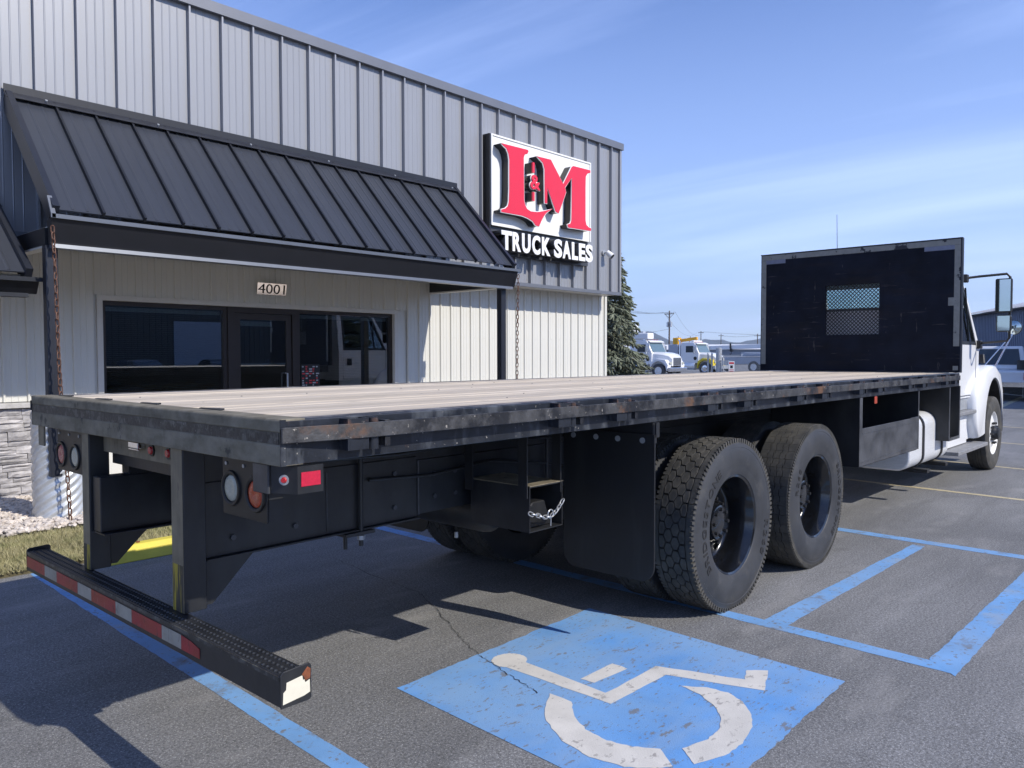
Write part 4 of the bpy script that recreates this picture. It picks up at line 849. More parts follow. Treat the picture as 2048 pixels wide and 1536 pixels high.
part('muffler', MB().cyl((8.75, .62, .52), (9.55, .62, .52), .14, n=24), m_greysteel, tk, smooth=40)
part('red_corner_reflector', MB().box(9.02, 9.03, .03, .06, 1.03, 1.13), m_redrefl, tk)

# running gear and plumbing seen in the shade under the bed
for y, d in ((.62, 1), (W - .62, -1)):
    for xc in (3.30, 4.70):
        bc = part('brake_chamber', MB().cyl((xc - .34, y + .22 * d, .66), (xc - .18, y + .22 * d, .66), .085, n=20).cyl((xc - .355, y + .22 * d, .66), (xc - .34, y + .22 * d, .66), .07, n=20), m_boxpanel, tk, smooth=40)
        part('chamber_clamp', MB().cyl((xc - .27, y + .22 * d, .66), (xc - .25, y + .22 * d, .66), .091, n=20), m_greysteel, bc)
        part('air_hose', MB().tube([(xc - .35, y + .22 * d, .70), (xc - .5, y + .2 * d, .82), (xc - .7, y + .2 * d, .86), (xc - 1.0, y + .22 * d, .9)], .011), m_blackplast, bc, smooth=60)
at_ = part('air_tank', MB().lathe([(0, -.02), (.09, -.015), (.12, .02), (.125, .06), (.125, .62), (.12, .66), (.09, .695), (0, .70)], 24, (1.95, .88, .70)), m_chassis, tk, smooth=40)
part('drain_valve', MB().cyl((1.95, 1.2, .535), (1.95, 1.2, .50), .012, n=8), m_greysteel, at_)
part('wiring_loom', MB().tube([(.07, .32, 1.20), (.16, .40, 1.235), (.25, .70, 1.225), (.5, .752, 1.15), (1.1, .757, 1.13), (1.7, .757, 1.15), (2.4, .757, 1.12), (3.4, .757, 1.14)], .009), m_blackplast, tk, smooth=60)
part('wiring_loom', MB().tube([(.07, 2.05, 1.20), (.16, 2.12, 1.19), (.13, 2.22, 1.14), (.30, 1.9, 1.22)], .009), m_blackplast, tk, smooth=60)
part('brake_air_line', MB().tube([(.95, .768, 1.02), (1.35, .770, 1.0), (1.8, .770, 1.03), (2.2, .77, .98), (2.7, .74, .9)], .008), m_blackplast, tk, smooth=60)
bo = MB().cyl((0, 0, 0), (0, -.010, 0), .013, n=6).mesh('frame_bolt', m_boxpanel)
for x, z in ((.25, 1.02), (.25, .86), (.55, 1.02), (.55, .86), (1.12, 1.03), (1.12, .86), (1.40, 1.0), (1.40, .88), (1.55, 1.0), (1.55, .88)):
    put('frame_bolt', bo, tk, (x, .784 if x < 1.27 else .795, z))
for x in (.72, 1.28):
    part('weld_bead', MB().tube([(x, .783, .80 + .035 * k) for k in range(9)], [.004 + .001 * (k % 2) for k in range(9)], 6), m_boxpanel, tk)
for y in (.72, 1.72): part('shock_absorber', MB().cyl((2.95, y, .55), (2.80, y, .98), .035, n=14).cyl((2.90, y, .70), (2.80, y, .98), .042, n=14), m_boxpanel, tk, smooth=40)

# headboard
hb = part('headboard', MB().box(L, L + .05, .002, .902, ZT + .002, 2.972).box(L, L + .05, 1.566, W - .002, ZT + .002, 2.972).box(L, L + .05, .902, 1.566, ZT + .002, 1.88).box(L, L + .05, .902, 1.566, 2.512, 2.972), m_ply, tk)
part('headboard_frame', MB().box(L + .051, L + .10, 0, .06, ZT, 2.98).box(L + .051, L + .10, W - .06, W, ZT, 2.98).box(L + .051, L + .10, .06, W - .06, 2.92, 2.98).box(L - .004, L + .0505, -.006, W + .006, 2.9725, 2.982), m_chassis, hb)
part('edge_tape', MB().box(L - .003, L - .0008, .012, W - .012, 2.90, 2.965), m_tape, hb)
part('edge_tape', MB().box(L - .003, L - .0008, .012, .075, 1.72, 2.898), m_tape, hb)
part('edge_tape', MB().box(L - .003, L - .0008, W - .075, W - .012, 1.50, 2.898), m_tape, hb)
part('edge_tape', MB().box(L - .003, L - .0008, .02, .075, 1.44, 1.49), m_tape, hb)
part('corner_tape', MB().box(L - .0035, L - .001, .0755, .40, 2.848, 2.899), m_tape2, hb)
part('corner_tape', MB().box(L - .0035, L - .001, W - .34, W - .0755, 2.848, 2.899), m_tape2, hb)
part('tape_patch', MB().box(L - .0035, L - .001, .0755, .135, 2.195, 2.29), m_tape, hb)
lat = MB(); ya, yb, za_, zb_ = .902, 1.566, 1.88, 2.512; p_ = .047; xw = L + .025
def clip(p, d):
    t0, t1 = -9, 9
    for i, (lo_, hi) in enumerate(((ya, yb), (za_, zb_))):
        a, b = (lo_ - p[i]) / d[i], (hi - p[i]) / d[i]; t0 = max(t0, min(a, b)); t1 = min(t1, max(a, b))
    return (t0, t1)
for sgn in (1, -1):
    c = -40
    while c < 40:
        p = (ya + c * p_, za_); d = (.7071, .7071 * sgn) if sgn > 0 else (-.7071, .7071)
        t0, t1 = clip(p, d)
        if t1 - t0 > .01:
            xx = xw + (.003 if sgn > 0 else -.003)
            lat.bar((xx, p[0] + d[0] * t0, p[1] + d[1] * t0), (xx, p[0] + d[0] * t1, p[1] + d[1] * t1), .010, .004, up=(1, 0, 0))
        c += 1
tag(part('window_mesh', lat, m_blackplast, hb), kind='stuff')
part('window_bar', MB().box(L + .04, L + .07, .902, 1.566, 2.180, 2.212), m_chassis, hb)

# ---- wheels
m_gap = mat('tread_gap_shade', (.007, .007, .007), .95, var=.2)  # shade between the tread lugs, painted in as near-black
def tyre_mesh(kind):
    prof = [(.293, .105), (.305, .122), (.35, .136), (.41, .141), (.455, .136), (.482, .130), (.497, .126), (.504, .112), (.506, .08), (.506, -.08), (.504, -.112), (.497, -.126), (.482, -.130), (.470, -.1335), (.468, -.132), (.455, -.136), (.41, -.141), (.36, -.138), (.350, -.1345), (.346, -.1345), (.305, -.122), (.293, -.105), (.292, 0)]
    body = MB().lathe(prof, 72, closed=True).mesh('tyre', m_rubber, 30)
    body.materials.append(m_gap)
    for p in body.polygons:
        c = p.center
        if math.hypot(c.x, c.z) > .492 and abs(c.y) < .118: p.material_index = 1
    t = MB(); r0, r1 = .5045, .523
    P = lambda a, y, r: (r * math.cos(a), y, r * math.sin(a))
    def blockpoly(pts, rtop=r1, rb=r0, sh=.88):
        ca = sum(p[0] for p in pts) / len(pts); cy = sum(p[1] for p in pts) / len(pts); n = len(pts)
        vs = [P(a, y, rb) for a, y in pts] + [P(ca + (a - ca) * sh, cy + (y - cy) * sh, rtop) for a, y in pts]
        t.add(vs, [tuple(range(n, 2 * n))] + [(i, (i + 1) % n, n + (i + 1) % n, n + i) for i in range(n)])
    if kind == 'drive':
        n = 42; st = 2 * math.pi / n
        for row, y in enumerate((-.066, -.022, .022, .066)):
            for i in range(n):
                a = (i + (.5 if row % 2 else 0)) * st; q = st * .5; h_ = .030 if row in (1, 2) else .026; g_ = .014
                lo_ = h_ if row else .020; hi = h_ if row < 3 else .020
                blockpoly([(a - q, y - g_), (a, y - lo_), (a + q, y - g_), (a + q, y + g_), (a, y + hi), (a - q, y + g_)], sh=.86)
        n2 = 108; s2 = 2 * math.pi / n2
        for sgn in (1, -1):
            for i in range(n2):
                a = i * s2; q = s2 * .40
                blockpoly([(a - q, sgn * .089), (a + q, sgn * .089), (a + q * .7, sgn * .1275), (a - q * .7, sgn * .1275)], .522, .492, .97)
            for i in range(n):
                a = i * st; q = st * .48
                blockpoly([(a - q, sgn * .0885), (a + q, sgn * .0885), (a + q, sgn * .114), (a - q, sgn * .114)], .5225, .50, .985)
    else:
        n = 150; st = 2 * math.pi / n; zig = lambda i: .0045 * (1 if (i // 2) % 2 else -1)
        for (ya_, yb_, zz) in ((-.062, -.026, 1), (-.021, .021, 1), (.026, .062, 1), (-.120, -.067, 0), (.067, .120, 0)):
            for i in range(n):
                a0, a1 = i * st, (i + 1) * st * 1.0
                gap = st * .10 if i % 3 == 0 else 0
                e = zig(i) if True else 0
                lo_ = ya_ + (e if ya_ > -.1 else 0); hi = yb_ + (e if yb_ < .1 else 0)
                blockpoly([(a0 + gap, lo_), (a1, lo_), (a1, hi), (a0 + gap, hi)], r1, r0, 1.0)
        n2 = 150
        for sgn in (1, -1):
            for i in range(n2):
                a = (i + .5) * st; q = st * .33
                blockpoly([(a - q, sgn * .1195), (a + q, sgn * .1195), (a + q, sgn * .1285), (a - q, sgn * .1285)], .519, .485, .97)
    return body, t.mesh('tread', m_tread)
def letter_ring(items):
    """One small mesh per raised sidewall letter."""
    out = []
    for s_, a0, r_, h in items:
        u0 = 0
        for chr_ in s_:
            me = text_mesh(chr_, .012, .5, 3); xs = [v.co.x for v in me.vertices]; ys = [v.co.y for v in me.vertices]; mn, mxx, x0, x1 = min(ys), max(ys), min(xs), max(xs); k = h / (mxx - mn); vs = []
            for v in me.vertices:
                u_ = u0 + (v.co.x - x0) * k * 1.35; rr_ = r_ + (v.co.y - mn) * k; an = R(a0) - u_ / (r_ + h / 2); vs.append((rr_ * math.cos(an), -.1405 - (.0025 if v.co.z > 0 else -.004), rr_ * math.sin(an)))
            out.append(MB().add(vs, [tuple(p.vertices) for p in me.polygons]).mesh('raised_letter', m_groove)); u0 += (x1 - x0) * k * 1.35 + .014; bpy.data.meshes.remove(me)
    return out
tyD = tyre_mesh('drive'); tyR = tyre_mesh('rib')
letD = letter_ring([('BRIDGESTONE', 214, .375, .046), ('R268', -4, .385, .05)])
letR = letter_ring([('BRIDGESTONE', 30, .385, .04), ('R268', 172, .385, .04)])
def rim_dual():
    mb = MB().lathe([(.2935, -.095), (.309, -.108), (.309, -.116), (.300, -.1185), (.288, -.112), (.282, -.095), (.272, -.07), (.262, -.03), (.258, .03), (.253, .052), (.246, .058)], 64)
    NS = 80; vs, fs = [], []
    rad = [.246, .236, .19, .178, .10]; yy = [.058, .060, .062, .060, .055]
    for r_, y in zip(rad, yy):
        for i in range(NS): a = 2 * math.pi * i / NS; vs.append((r_ * math.cos(a), y, r_ * math.sin(a)))
    for q in range(4):
        for i in range(NS):
            if q == 1 and i % 8 in (2, 3, 4): continue
            fs.append((q * NS + i, q * NS + (i + 1) % NS, (q + 1) * NS + (i + 1) % NS, (q + 1) * NS + i))
    mb.add(vs, fs)
    return mb.mesh('wheel_rim', m_rim, 40)
def rim_inner():
    return MB().lathe([(.2935, .095), (.309, .108), (.300, .1185), (.282, .095), (.262, .03), (.258, -.03), (.25, -.05), (.10, -.055)], 48).mesh('inner_wheel_rim', m_rim, 40)
hub_me = MB().lathe([(.125, .056), (.122, .015), (.112, -.005), (.105, -.028), (.09, -.034), (.02, -.036), (.0, -.036)], 36).mesh('hub', m_rim, 40)
nut_me = MB().cyl((0, .058, 0), (0, .028, 0), .0165, n=6).cyl((0, .028, 0), (0, .004, 0), .011, n=8).mesh('lug_nut', m_blackplast)
stud_me = MB().cyl((0, -.028, 0), (0, -.046, 0), .011, n=6).mesh('axle_stud', m_blackplast)
rimo, rimi = rim_dual(), rim_inner()
drum_me = MB().cyl((0, .07, 0), (0, .30, 0), .205, n=32).mesh('brake_drum', m_chassis, 40)
def wheel(xc, yc, zc, outer, ty, let, flip, spin):
    rz = math.pi if flip else 0
    w_ = put('wheel', rimo if outer else rimi, tk, (xc, yc, zc), rot=(0, spin, rz))
    w_.scale = (1.06, 1.06, 1.06)
    put('tyre', ty[0], w_); put('tread', ty[1], w_)
    if outer:
        for lm_ in let: put('raised_letter', lm_, w_)
        put('hub', hub_me, w_); put('brake_drum', drum_me, w_)
        for k in range(10):
            a = 2 * math.pi * k / 10 + .1; put('lug_nut', nut_me, w_, (.1425 * math.cos(a), 0, .1425 * math.sin(a)))
        for k in range(8):
            a = 2 * math.pi * k / 8; put('axle_stud', stud_me, w_, (.082 * math.cos(a), .0, .082 * math.sin(a)))
for xc, ty, let, sp_ in ((3.265, tyD, letD, .3), (4.635, tyR, letR, .9)):
    wheel(xc, .140, .538, True, ty, let, False, 0.0); wheel(xc, .500, .538, False, ty, let, False, sp_ * .3)
    wheel(xc, W - .140, .538, True, ty, let, True, 0.0); wheel(xc, W - .500, .538, False, ty, let, True, sp_ * .2)
    part('axle', MB().cyl((xc, .35, .522), (xc, W - .35, .522), .09, n=16).cyl((xc, W / 2, .522), (xc - .28, W / 2, .54), .19, .10, n=20), m_chassis, tk, smooth=40)
part('leaf_spring', MB().box(3.0, 5.0, .72, .79, .63, .70), m_chassis, tk); part('leaf_spring', MB().box(3.0, 5.0, W - .79, W - .72, .63, .70), m_chassis, tk)
for y in (.62, W - .62):
    part('air_bag', MB().cyl((2.55 + .15, y + .12 * (1 if y < 1 else -1), .56), (2.70, y + .12 * (1 if y < 1 else -1), .80), .11, n=20), m_rubber, tk, smooth=40)
# steer wheels
srim = MB().lathe([(.2935, -.095), (.309, -.108), (.309, -.116), (.300, -.1185), (.288, -.112), (.278, -.09), (.268, -.075), (.24, -.085), (.20, -.10), (.16, -.105), (.10, -.105)], 56).mesh('wheel_rim', m_whitesoft, 40)
shub = MB().lathe([(.105, -.10), (.10, -.14), (.085, -.155), (.08, -.185), (.07, -.19), (0, -.19)], 30).mesh('hub', m_chassis, 40)
snut = MB().cyl((0, -.105, 0), (0, -.15, 0), .0175, n=6).mesh('lug_nut', m_chassis)
styre = MB().lathe([(.293, .105), (.305, .122), (.35, .136), (.41, .141), (.455, .136), (.49, .128), (.51, .118), (.517, .10), (.517, .062), (.508, .06), (.508, .055), (.517, .053), (.517, .02), (.508, .018), (.508, .013), (.517, .011), (.517, -.011), (.508, -.013), (.508, -.018), (.517, -.02), (.517, -.053), (.508, -.055), (.508, -.06), (.517, -.062), (.517, -.10), (.51, -.118), (.49, -.128), (.455, -.136), (.41, -.141), (.36, -.138), (.305, -.122), (.293, -.105), (.292, 0)], 72, closed=True).mesh('tyre', m_tread, 30)
for y, fl in ((.24, 0), (W - .24, 1)):
    w_ = put('steer_wheel', srim, tk, (11.42, y, .515), rot=(0, 0, math.pi * fl)); put('tyre', styre, w_); put('hub', shub, w_)
    for k in range(10):
        a = 2 * math.pi * k / 10; put('lug_nut', snut, w_, (.1425 * math.cos(a), 0, .1425 * math.sin(a)))
part('front_axle', MB().box(11.36, 11.48, .38, W - .38, .42, .54), m_chassis, tk)

# ---- cab
YC = W / 2; CH = 1.01
def cabshell():
    # side outline (x, z, half-width), lofted; openings are left for windows
    mb = MB(); hw = lambda z: CH - max(0, z - 1.75) * .115
    x0, xw = 9.34, 10.86
    t = .035
    def side(s_):
        y = lambda z, d=0: YC - s_ * (hw(z) - d)
        def quad(p):  # polygon in (x,z) with thickness
            n = len(p); vs = [(x, y(z), z) for x, z in p] + [(x, y(z, t), z) for x, z in p]
            mb.add(vs, [tuple(range(n)), tuple(range(n, 2 * n))[::-1]] + [(i, (i + 1) % n, n + (i + 1) % n, n + i) for i in range(n)])
        quad([(x0, 1.06), (x0, 1.75), (10.86, 1.75), (10.86, 1.06)])
        quad([(x0, 1.7505), (x0, 2.60), (9.46, 2.60), (9.46, 1.7505)])
        quad([(9.4605, 2.53), (9.4605, 2.60), (10.30, 2.60), (10.345, 2.53)])
        quad([(10.70, 1.7505), (10.32, 2.5295), (10.4, 2.5295), (10.86, 1.7505)])
        quad([(x0, 2.6005), (x0 + .03, 2.66), (10.18, 2.66), (10.30, 2.6005)])
    side(1); side(-1)
    a = CH - .105
    # roof, rear wall around its window, windscreen header
    mb.hexa([(x0 + .03, YC - a, 2.6605), (10.18, YC - a, 2.6605), (10.18, YC + a, 2.6605), (x0 + .03, YC + a, 2.6605), (x0 + .10, YC - a + .1, 2.74), (10.02, YC - a + .1, 2.735), (10.02, YC + a - .1, 2.735), (x0 + .10, YC + a - .1, 2.74)])
    mb.box(x0 + .001, x0 + .03, YC - CH + .036, YC + CH - .036, 1.06, 2.225)
    mb.box(x0 + .001, x0 + .03, YC - .86, YC - .52, 2.2255, 2.66).box(x0 + .001, x0 + .03, YC + .52, YC + .86, 2.2255, 2.66).box(x0 + .001, x0 + .03, YC - .52, YC + .52, 2.585, 2.66)
    mb.hexa([(10.30, YC - .88, 2.60), (10.34, YC - .88, 2.56), (10.34, YC + .88, 2.56), (10.30, YC + .88, 2.60), (10.18, YC - .88, 2.659), (10.22, YC - .88, 2.655), (10.22, YC + .88, 2.655), (10.18, YC + .88, 2.659)])
    mb.box(10.83, 10.86, YC - CH + .036, YC + CH - .036, 1.06, 1.74)
    return mb
cab = part('cab', cabshell(), m_white, tk, smooth=30)
part('cab_floor', MB().box(9.38, 10.83, YC - .95, YC + .95, 1.02, 1.059), m_blackplast, cab)
part('seat', MB().box(9.55, 10.05, YC - .75, YC - .25, 1.25, 1.45).box(9.45, 9.58, YC - .72, YC - .28, 1.45, 2.03), m_blackplast, cab, bevel=.03)
part('seat', MB().box(9.55, 10.05, YC + .25, YC + .75, 1.25, 1.45).box(9.45, 9.58, YC + .28, YC + .72, 1.45, 2.03), m_blackplast, cab, bevel=.03)
part('dashboard', MB().box(10.45, 10.82, YC - .93, YC + .93, 1.4, 1.72), m_blackplast, cab, bevel=.03)
part('rear_window', MB().box(9.35, 9.356, YC - .52, YC + .52, 2.2255, 2.585), m_glass_cab, cab)
part('rear_window_seal', MB().box(9.325, 9.3395, YC - .56, YC + .56, 2.205, 2.2255).box(9.325, 9.3395, YC - .56, YC + .56, 2.585, 2.61).box(9.325, 9.3395, YC - .56, YC - .52, 2.2255, 2.585).box(9.325, 9.3395, YC + .52, YC + .56, 2.2255, 2.585), m_blackplast, cab)
part('windscreen', MB().hexa([(10.845, YC - .93, 1.76), (10.85, YC - .93, 1.76), (10.85, YC + .93, 1.76), (10.845, YC + .93, 1.76), (10.335, YC - .88, 2.555), (10.34, YC - .88, 2.555), (10.34, YC + .88, 2.555), (10.335, YC + .88, 2.555)]), m_glass_cab, cab)
hwf = lambda z: CH - max(0, z - 1.75) * .115
def mirror_plate(a, b, z0, z1, par):
    xa, xb = (10.3785, 10.370) if a < YC else (10.370, 10.3785)
    part('mirror_glass', MB().hexa([(xa, a, z0), (xa + .001, a, z0), (xb + .001, b, z0), (xb, b, z0), (xa, a, z1), (xa + .001, a, z1), (xb + .001, b, z1), (xb, b, z1)]), m_mirror, par)
for s_ in (1, -1):
    Y = lambda z, d=0: YC - s_ * (hwf(z) - d)
    dr = part('door_panel', MB().add([(x, Y(z, -.006), z) for x, z in ((9.47, 1.10), (9.47, 1.745), (10.66, 1.745), (10.66, 1.10))] + [(x, Y(z, -.0005), z) for x, z in ((9.46, 1.09), (9.46, 1.748), (10.67, 1.748), (10.67, 1.09))], [(0, 1, 2, 3), (0, 4, 5, 1), (1, 5, 6, 2), (2, 6, 7, 3), (3, 7, 4, 0)]), m_white, cab)
    gp = [(9.455, 1.085), (9.455, 2.535), (10.335, 2.535), (10.685, 1.752), (10.685, 1.085)]
    part('door_gap', MB().tube([(x, Y(z, -.001), z) for x, z in gp], .0055, 6, closed=True), m_blackplast, dr)
    part('door_handle', MB().box(9.55, 9.68, Y(1.45, -.02) - .004, Y(1.45, -.02) + .004, 1.40, 1.56) if True else None, m_blackplast, dr, bevel=.01)
    wp = [(9.47, 1.76), (9.47, 2.525), (10.315, 2.525), (10.69, 1.76)]
    part('side_window', MB().add([(x, Y(z, .014), z) for x, z in wp] + [(x, Y(z, .019), z) for x, z in wp], [(0, 1, 2, 3), (7, 6, 5, 4), (0, 4, 5, 1), (1, 5, 6, 2), (2, 6, 7, 3), (3, 7, 4, 0)]), m_glass_cab, cab)
    fm = MB()
    ring = [(9.47, 1.755), (9.47, 2.53), (10.32, 2.53), (10.70, 1.755)]; inn = [(9.51, 1.795), (9.51, 2.49), (10.29, 2.49), (10.63, 1.795)]
    vs = [(x, Y(z, -.004), z) for x, z in ring] + [(x, Y(z, -.004), z) for x, z in inn] + [(x, Y(z, .013), z) for x, z in ring] + [(x, Y(z, .013), z) for x, z in inn]
    for i in range(4):
        j = (i + 1) % 4; fm.add([vs[i], vs[j], vs[4 + j], vs[4 + i], vs[8 + i], vs[8 + j], vs[12 + j], vs[12 + i]], [(0, 1, 2, 3), (3, 2, 6, 7), (0, 4, 5, 1)])
    fm.bar((10.33, Y(2.3, -.003), 2.50), (10.36, Y(1.9, -.003), 1.78), .018, .018)
    part('window_seal', fm, m_blackplast, cab)
    # mirror
    ox = lambda v: YC - s_ * v
    mr_ = part('mirror_arm', MB().tube([(10.22, ox(.95), 2.615), (10.36, ox(1.10), 2.64), (10.43, ox(1.40), 2.66), (10.46, ox(1.432), 2.62), (10.46, ox(1.432), 2.2), (10.48, ox(1.432), 1.84), (10.52, ox(1.40), 1.80), (10.80, ox(1.03), 1.775)], .016), m_blackplast, cab, smooth=60)
    part('arm_foot', MB().box(10.17, 10.27, ox(.975) - .03, ox(.975) + .03, 2.56, 2.665), m_blackplast, mr_, bevel=.012, seg=2)
    part('arm_foot', MB().box(10.74, 10.87, ox(1.025) - .03, ox(1.025) + .03, 1.70, 1.815), m_blackplast, mr_, bevel=.012, seg=2)
    ha, hb_ = sorted((ox(1.28), ox(1.465)))
    hd = part('mirror_head', MB().box(10.38, 10.47, ha, hb_, 2.165, 2.60), m_blackplast, mr_, bevel=.018, seg=2)
    mirror_plate(ha + .012, hb_ - .012, 2.18, 2.585, hd)
    hd = part('convex_mirror_head', MB().box(10.38, 10.47, ha, hb_ - .01, 1.915, 2.135), m_blackplast, mr_, bevel=.03, seg=2)
    mirror_plate(ha + .016, hb_ - .026, 1.93, 2.12, hd)
# hood and fenders
hd = MB()
secs = [(10.865, .98, 1.72, .62), (11.2, .93, 1.66, .60), (11.7, .80, 1.56, .58), (12.1, .68, 1.44, .56), (12.28, .62, 1.30, .56)]
vs, fs = [], []
for (x, h_, zt, zb) in secs:
    ring = [(-h_, zb), (-h_, zt - .22), (-h_ * .93, zt - .08), (-h_ * .72, zt), (0, zt + .03), (h_ * .72, zt), (h_ * .93, zt - .08), (h_, zt - .22), (h_, zb)]
    vs += [(x, YC + y, z) for y, z in ring]
nr_ = 9
for i in range(len(secs) - 1):
    for j in range(nr_ - 1): fs.append((i * nr_ + j, i * nr_ + j + 1, (i + 1) * nr_ + j + 1, (i + 1) * nr_ + j))
fs += [tuple(range(nr_)), tuple(range((len(secs) - 1) * nr_, len(secs) * nr_))[::-1]]
hood = part('hood', MB().add(vs, fs), m_white, tk, smooth=50)
part('hood_seam', MB().tube([(10.875, YC + s_ * .985, z) for s_, z in ((-1, 1.08), (-1, 1.50))], .006, 6).tube([(10.875, YC + .985, 1.08), (10.875, YC + .985, 1.50)], .006, 6), m_blackplast, hood)
part('grille', MB().box(12.281, 12.30, YC - .5, YC + .5, .75, 1.22), m_chrome, hood, bevel=.01)
part('front_bumper', MB().box(12.1, 12.42, .25, W - .25, .38, .62), m_chrome, tk, bevel=.03, seg=2)
for s_ in (1, -1):
    # quarter fender: outline with the wheel arch cut out, 30 cm deep, rounded shoulder
    arch = [(11.44 + .575 * math.cos(R(a)), .60 + .70 * math.sin(R(a))) for a in range(-8, 189, 12)]
    outer = [(10.70, .505), (10.52, .505), (10.40, .72), (10.36, 1.02), (10.50, 1.22), (10.86, 1.40), (11.2, 1.475), (11.55, 1.47), (11.85, 1.36), (12.03, 1.1), (12.06, .80), (12.04, .56)]
    poly = outer + arch
    ox = lambda v: YC - s_ * v
    def ring_at(v, sc_): return [(x + (11.44 - x) * 0, z) for x, z in poly]
    mb = MB(); n = len(poly)
    lay = [(1.10, 0), (1.085, 1), (1.04, 2), (.62, 2)]
    vs = []
    no = len(outer)
    for v, lev in lay:
        for i, (x, z) in enumerate(poly):
            if i < no:
                g = (.0, .028, .05)[lev]; cxx, czz = 11.35, .95; d = Vector((x - cxx, z - czz)); d.normalize()
                vs.append((x + d.x * (g - .05) , ox(v), z + d.y * (g - .05)))
            else: vs.append((x, ox(v), z))
    fs = [tuple(range(n))]
    for k in range(3):
        for i in range(n): fs.append((k * n + i, k * n + (i + 1) % n, (k + 1) * n + (i + 1) % n, (k + 1) * n + i))
    fs.append(tuple(range(3 * n, 4 * n))[::-1])
    fe = part('fender', mb.add(vs, fs), m_white, tk, smooth=50)
    wl = MB(); aa = [(11.44 + .565 * math.cos(R(a)), .60 + .69 * math.sin(R(a))) for a in range(0, 181, 12)]
    for i in range(len(aa) - 1):
        (xa, za2), (xb, zb2) = aa[i], aa[i + 1]
        wl.hexa([(xa, ox(1.085), za2), (xb, ox(1.085), zb2), (xb, ox(.6), zb2), (xa, ox(.6), za2), (xa + (11.44 - xa) * .02, ox(1.085), za2 - .012), (xb + (11.44 - xb) * .02, ox(1.085), zb2 - .012), (xb + (11.44 - xb) * .02, ox(.6), zb2 - .012), (xa + (11.44 - xa) * .02, ox(.6), za2 - .012)])
    part('wheel_well', wl, m_blackplast, fe)
    part('hood_side_lamp', MB().hexa([(11.18, ox(1.02), 1.50), (11.30, ox(1.01), 1.50), (11.30, ox(.95), 1.50), (11.18, ox(.95), 1.50), (11.22, ox(1.0), 1.63), (11.33, ox(.99), 1.63), (11.33, ox(.93), 1.63), (11.22, ox(.93), 1.63)]), m_blackplast, fe, bevel=.01)
    # cowl side under the door, cab steps
    part('cowl_side', MB().box(10.30, 10.72, min(ox(.98), ox(.9)), max(ox(.98), ox(.9)), .50, 1.06), m_white, tk)
    y0, y1 = sorted((ox(1.09), ox(.80)))
    part('cab_step', MB().box(9.20, 10.62, y0, y1, .855, .90), m_stepgrey, tk, bevel=.006)
    y0, y1 = sorted((ox(1.17), ox(.80)))
    part('cab_step', MB().box(9.15, 10.72, y0, y1, .405, .452), m_stepgrey, tk, bevel=.006)
    y0, y1 = sorted((ox(.99), ox(.955)))
    part('step_side_panel', MB().box(9.12, 10.34, y0, y1, .465, .85), m_white, tk)
    part('sill_panel', MB().box(9.36, 10.36, y0, y1, .905, 1.055), m_greysteel, tk)
    # round convex mirror on a tripod
    mt = part('tripod_mirror_stand', MB().tube([(12.22, ox(1.18), 1.95), (11.98, ox(.86), 1.46)], .009).tube([(12.22, ox(1.18), 1.95), (12.16, ox(.92), 1.36)], .009).tube([(12.22, ox(1.18), 1.95), (12.0, ox(1.0), 1.44)], .006), m_chrome, tk, smooth=60)
    part('round_mirror', MB().cyl((12.24, ox(1.18), 2.02), (12.205, ox(1.18), 2.02), .108, n=28), m_blackplast, mt, smooth=40)
    gl = MB().lathe([(.0, -.02), (.05, -.016), (.102, 0)], 28, (12.203, ox(1.18), 2.02)); yy = ox(1.18)
    gl.v = [(12.203 + (p[1] - yy), yy + (p[0] - 12.203), p[2]) for p in gl.v]
    part('mirror_glass', gl, m_mirror, mt, smooth=60)
part('antenna', MB().tube([(9.6, 1.668, 2.735), (9.6, 1.672, 3.1), (9.6, 1.681, 3.53)], [.006, .004, .003], 6), m_black, tk)
for y in (-.6, -.3, 0, .3, .6): part('roof_marker_lamp', MB().box(10.05, 10.14, YC + y - .05, YC + y + .05, 2.738, 2.775), m_amber, tk, bevel=.01)

# chock in its holder with the zinc chain across: both can be lifted out
ch = thing('wheel_chock', 'black ridged rubber wheel chock stored in the holder under the flatbed', 'wheel chock', (1.735, .40, .727))
part('chock_body', MB().prism([(1.625, .728), (1.84, .728), (1.80, .80), (1.775, .862), (1.675, .862), (1.66, .84)], 'xz', .345, .56), m_flap, ch, bevel=.006)
for i in range(6): part('grip_ridge', MB().box(1.622 + i * .006, 1.648 + i * .006, .34, .56, .735 + i * .02, .744 + i * .02), m_flap, ch)
cn = thing('retaining_chain', 'bright zinc chain strung across the opening of the chock holder', 'chain', (1.735, .29, .78))
lm = MB(); pts = [(.0165 * math.cos(t) + (.006 if math.cos(t) > 0 else -.006), .0095 * math.sin(t), 0) for t in [2 * math.pi * i / 14 for i in range(14)]]
lz = MB().tube(pts, .0033, 6, closed=True).mesh('chain_link', m_zinc, 60)
path = [(1.598, .86 - .04), (1.64, .80 + .01), (1.69, .79), (1.745, .785), (1.79, .80), (1.835, .835), (1.868, .87)]
dense = []
for i in range(len(path) - 1):
    for k in range(20): dense.append(Vector(path[i]).lerp(Vector(path[i + 1]), k / 20))
acc = 0; k = 0; last = dense[0]
for p in dense:
    acc += (p - last).length
    if acc > .029 or k == 0:
        d = (p - last) if k else Vector((1, -.5)); put('chain_link', lz, cn, (p.x, .288, p.y), rot=(0 if k % 2 else math.pi / 2, -math.atan2(d.y, d.x), 0)); acc = 0; k += 1
    last = p
part('ring', MB().tube([(1.75 + .022 * math.cos(t), .285, .80 + .022 * math.sin(t)) for t in [2 * math.pi * i / 18 for i in range(18)]], .0035, 6, closed=True), m_zinc, cn, smooth=60)
part('pin_cord', MB().tube([(1.752, .284, .778), (1.757, .29, .735)], .003, 6), m_zinc, cn)

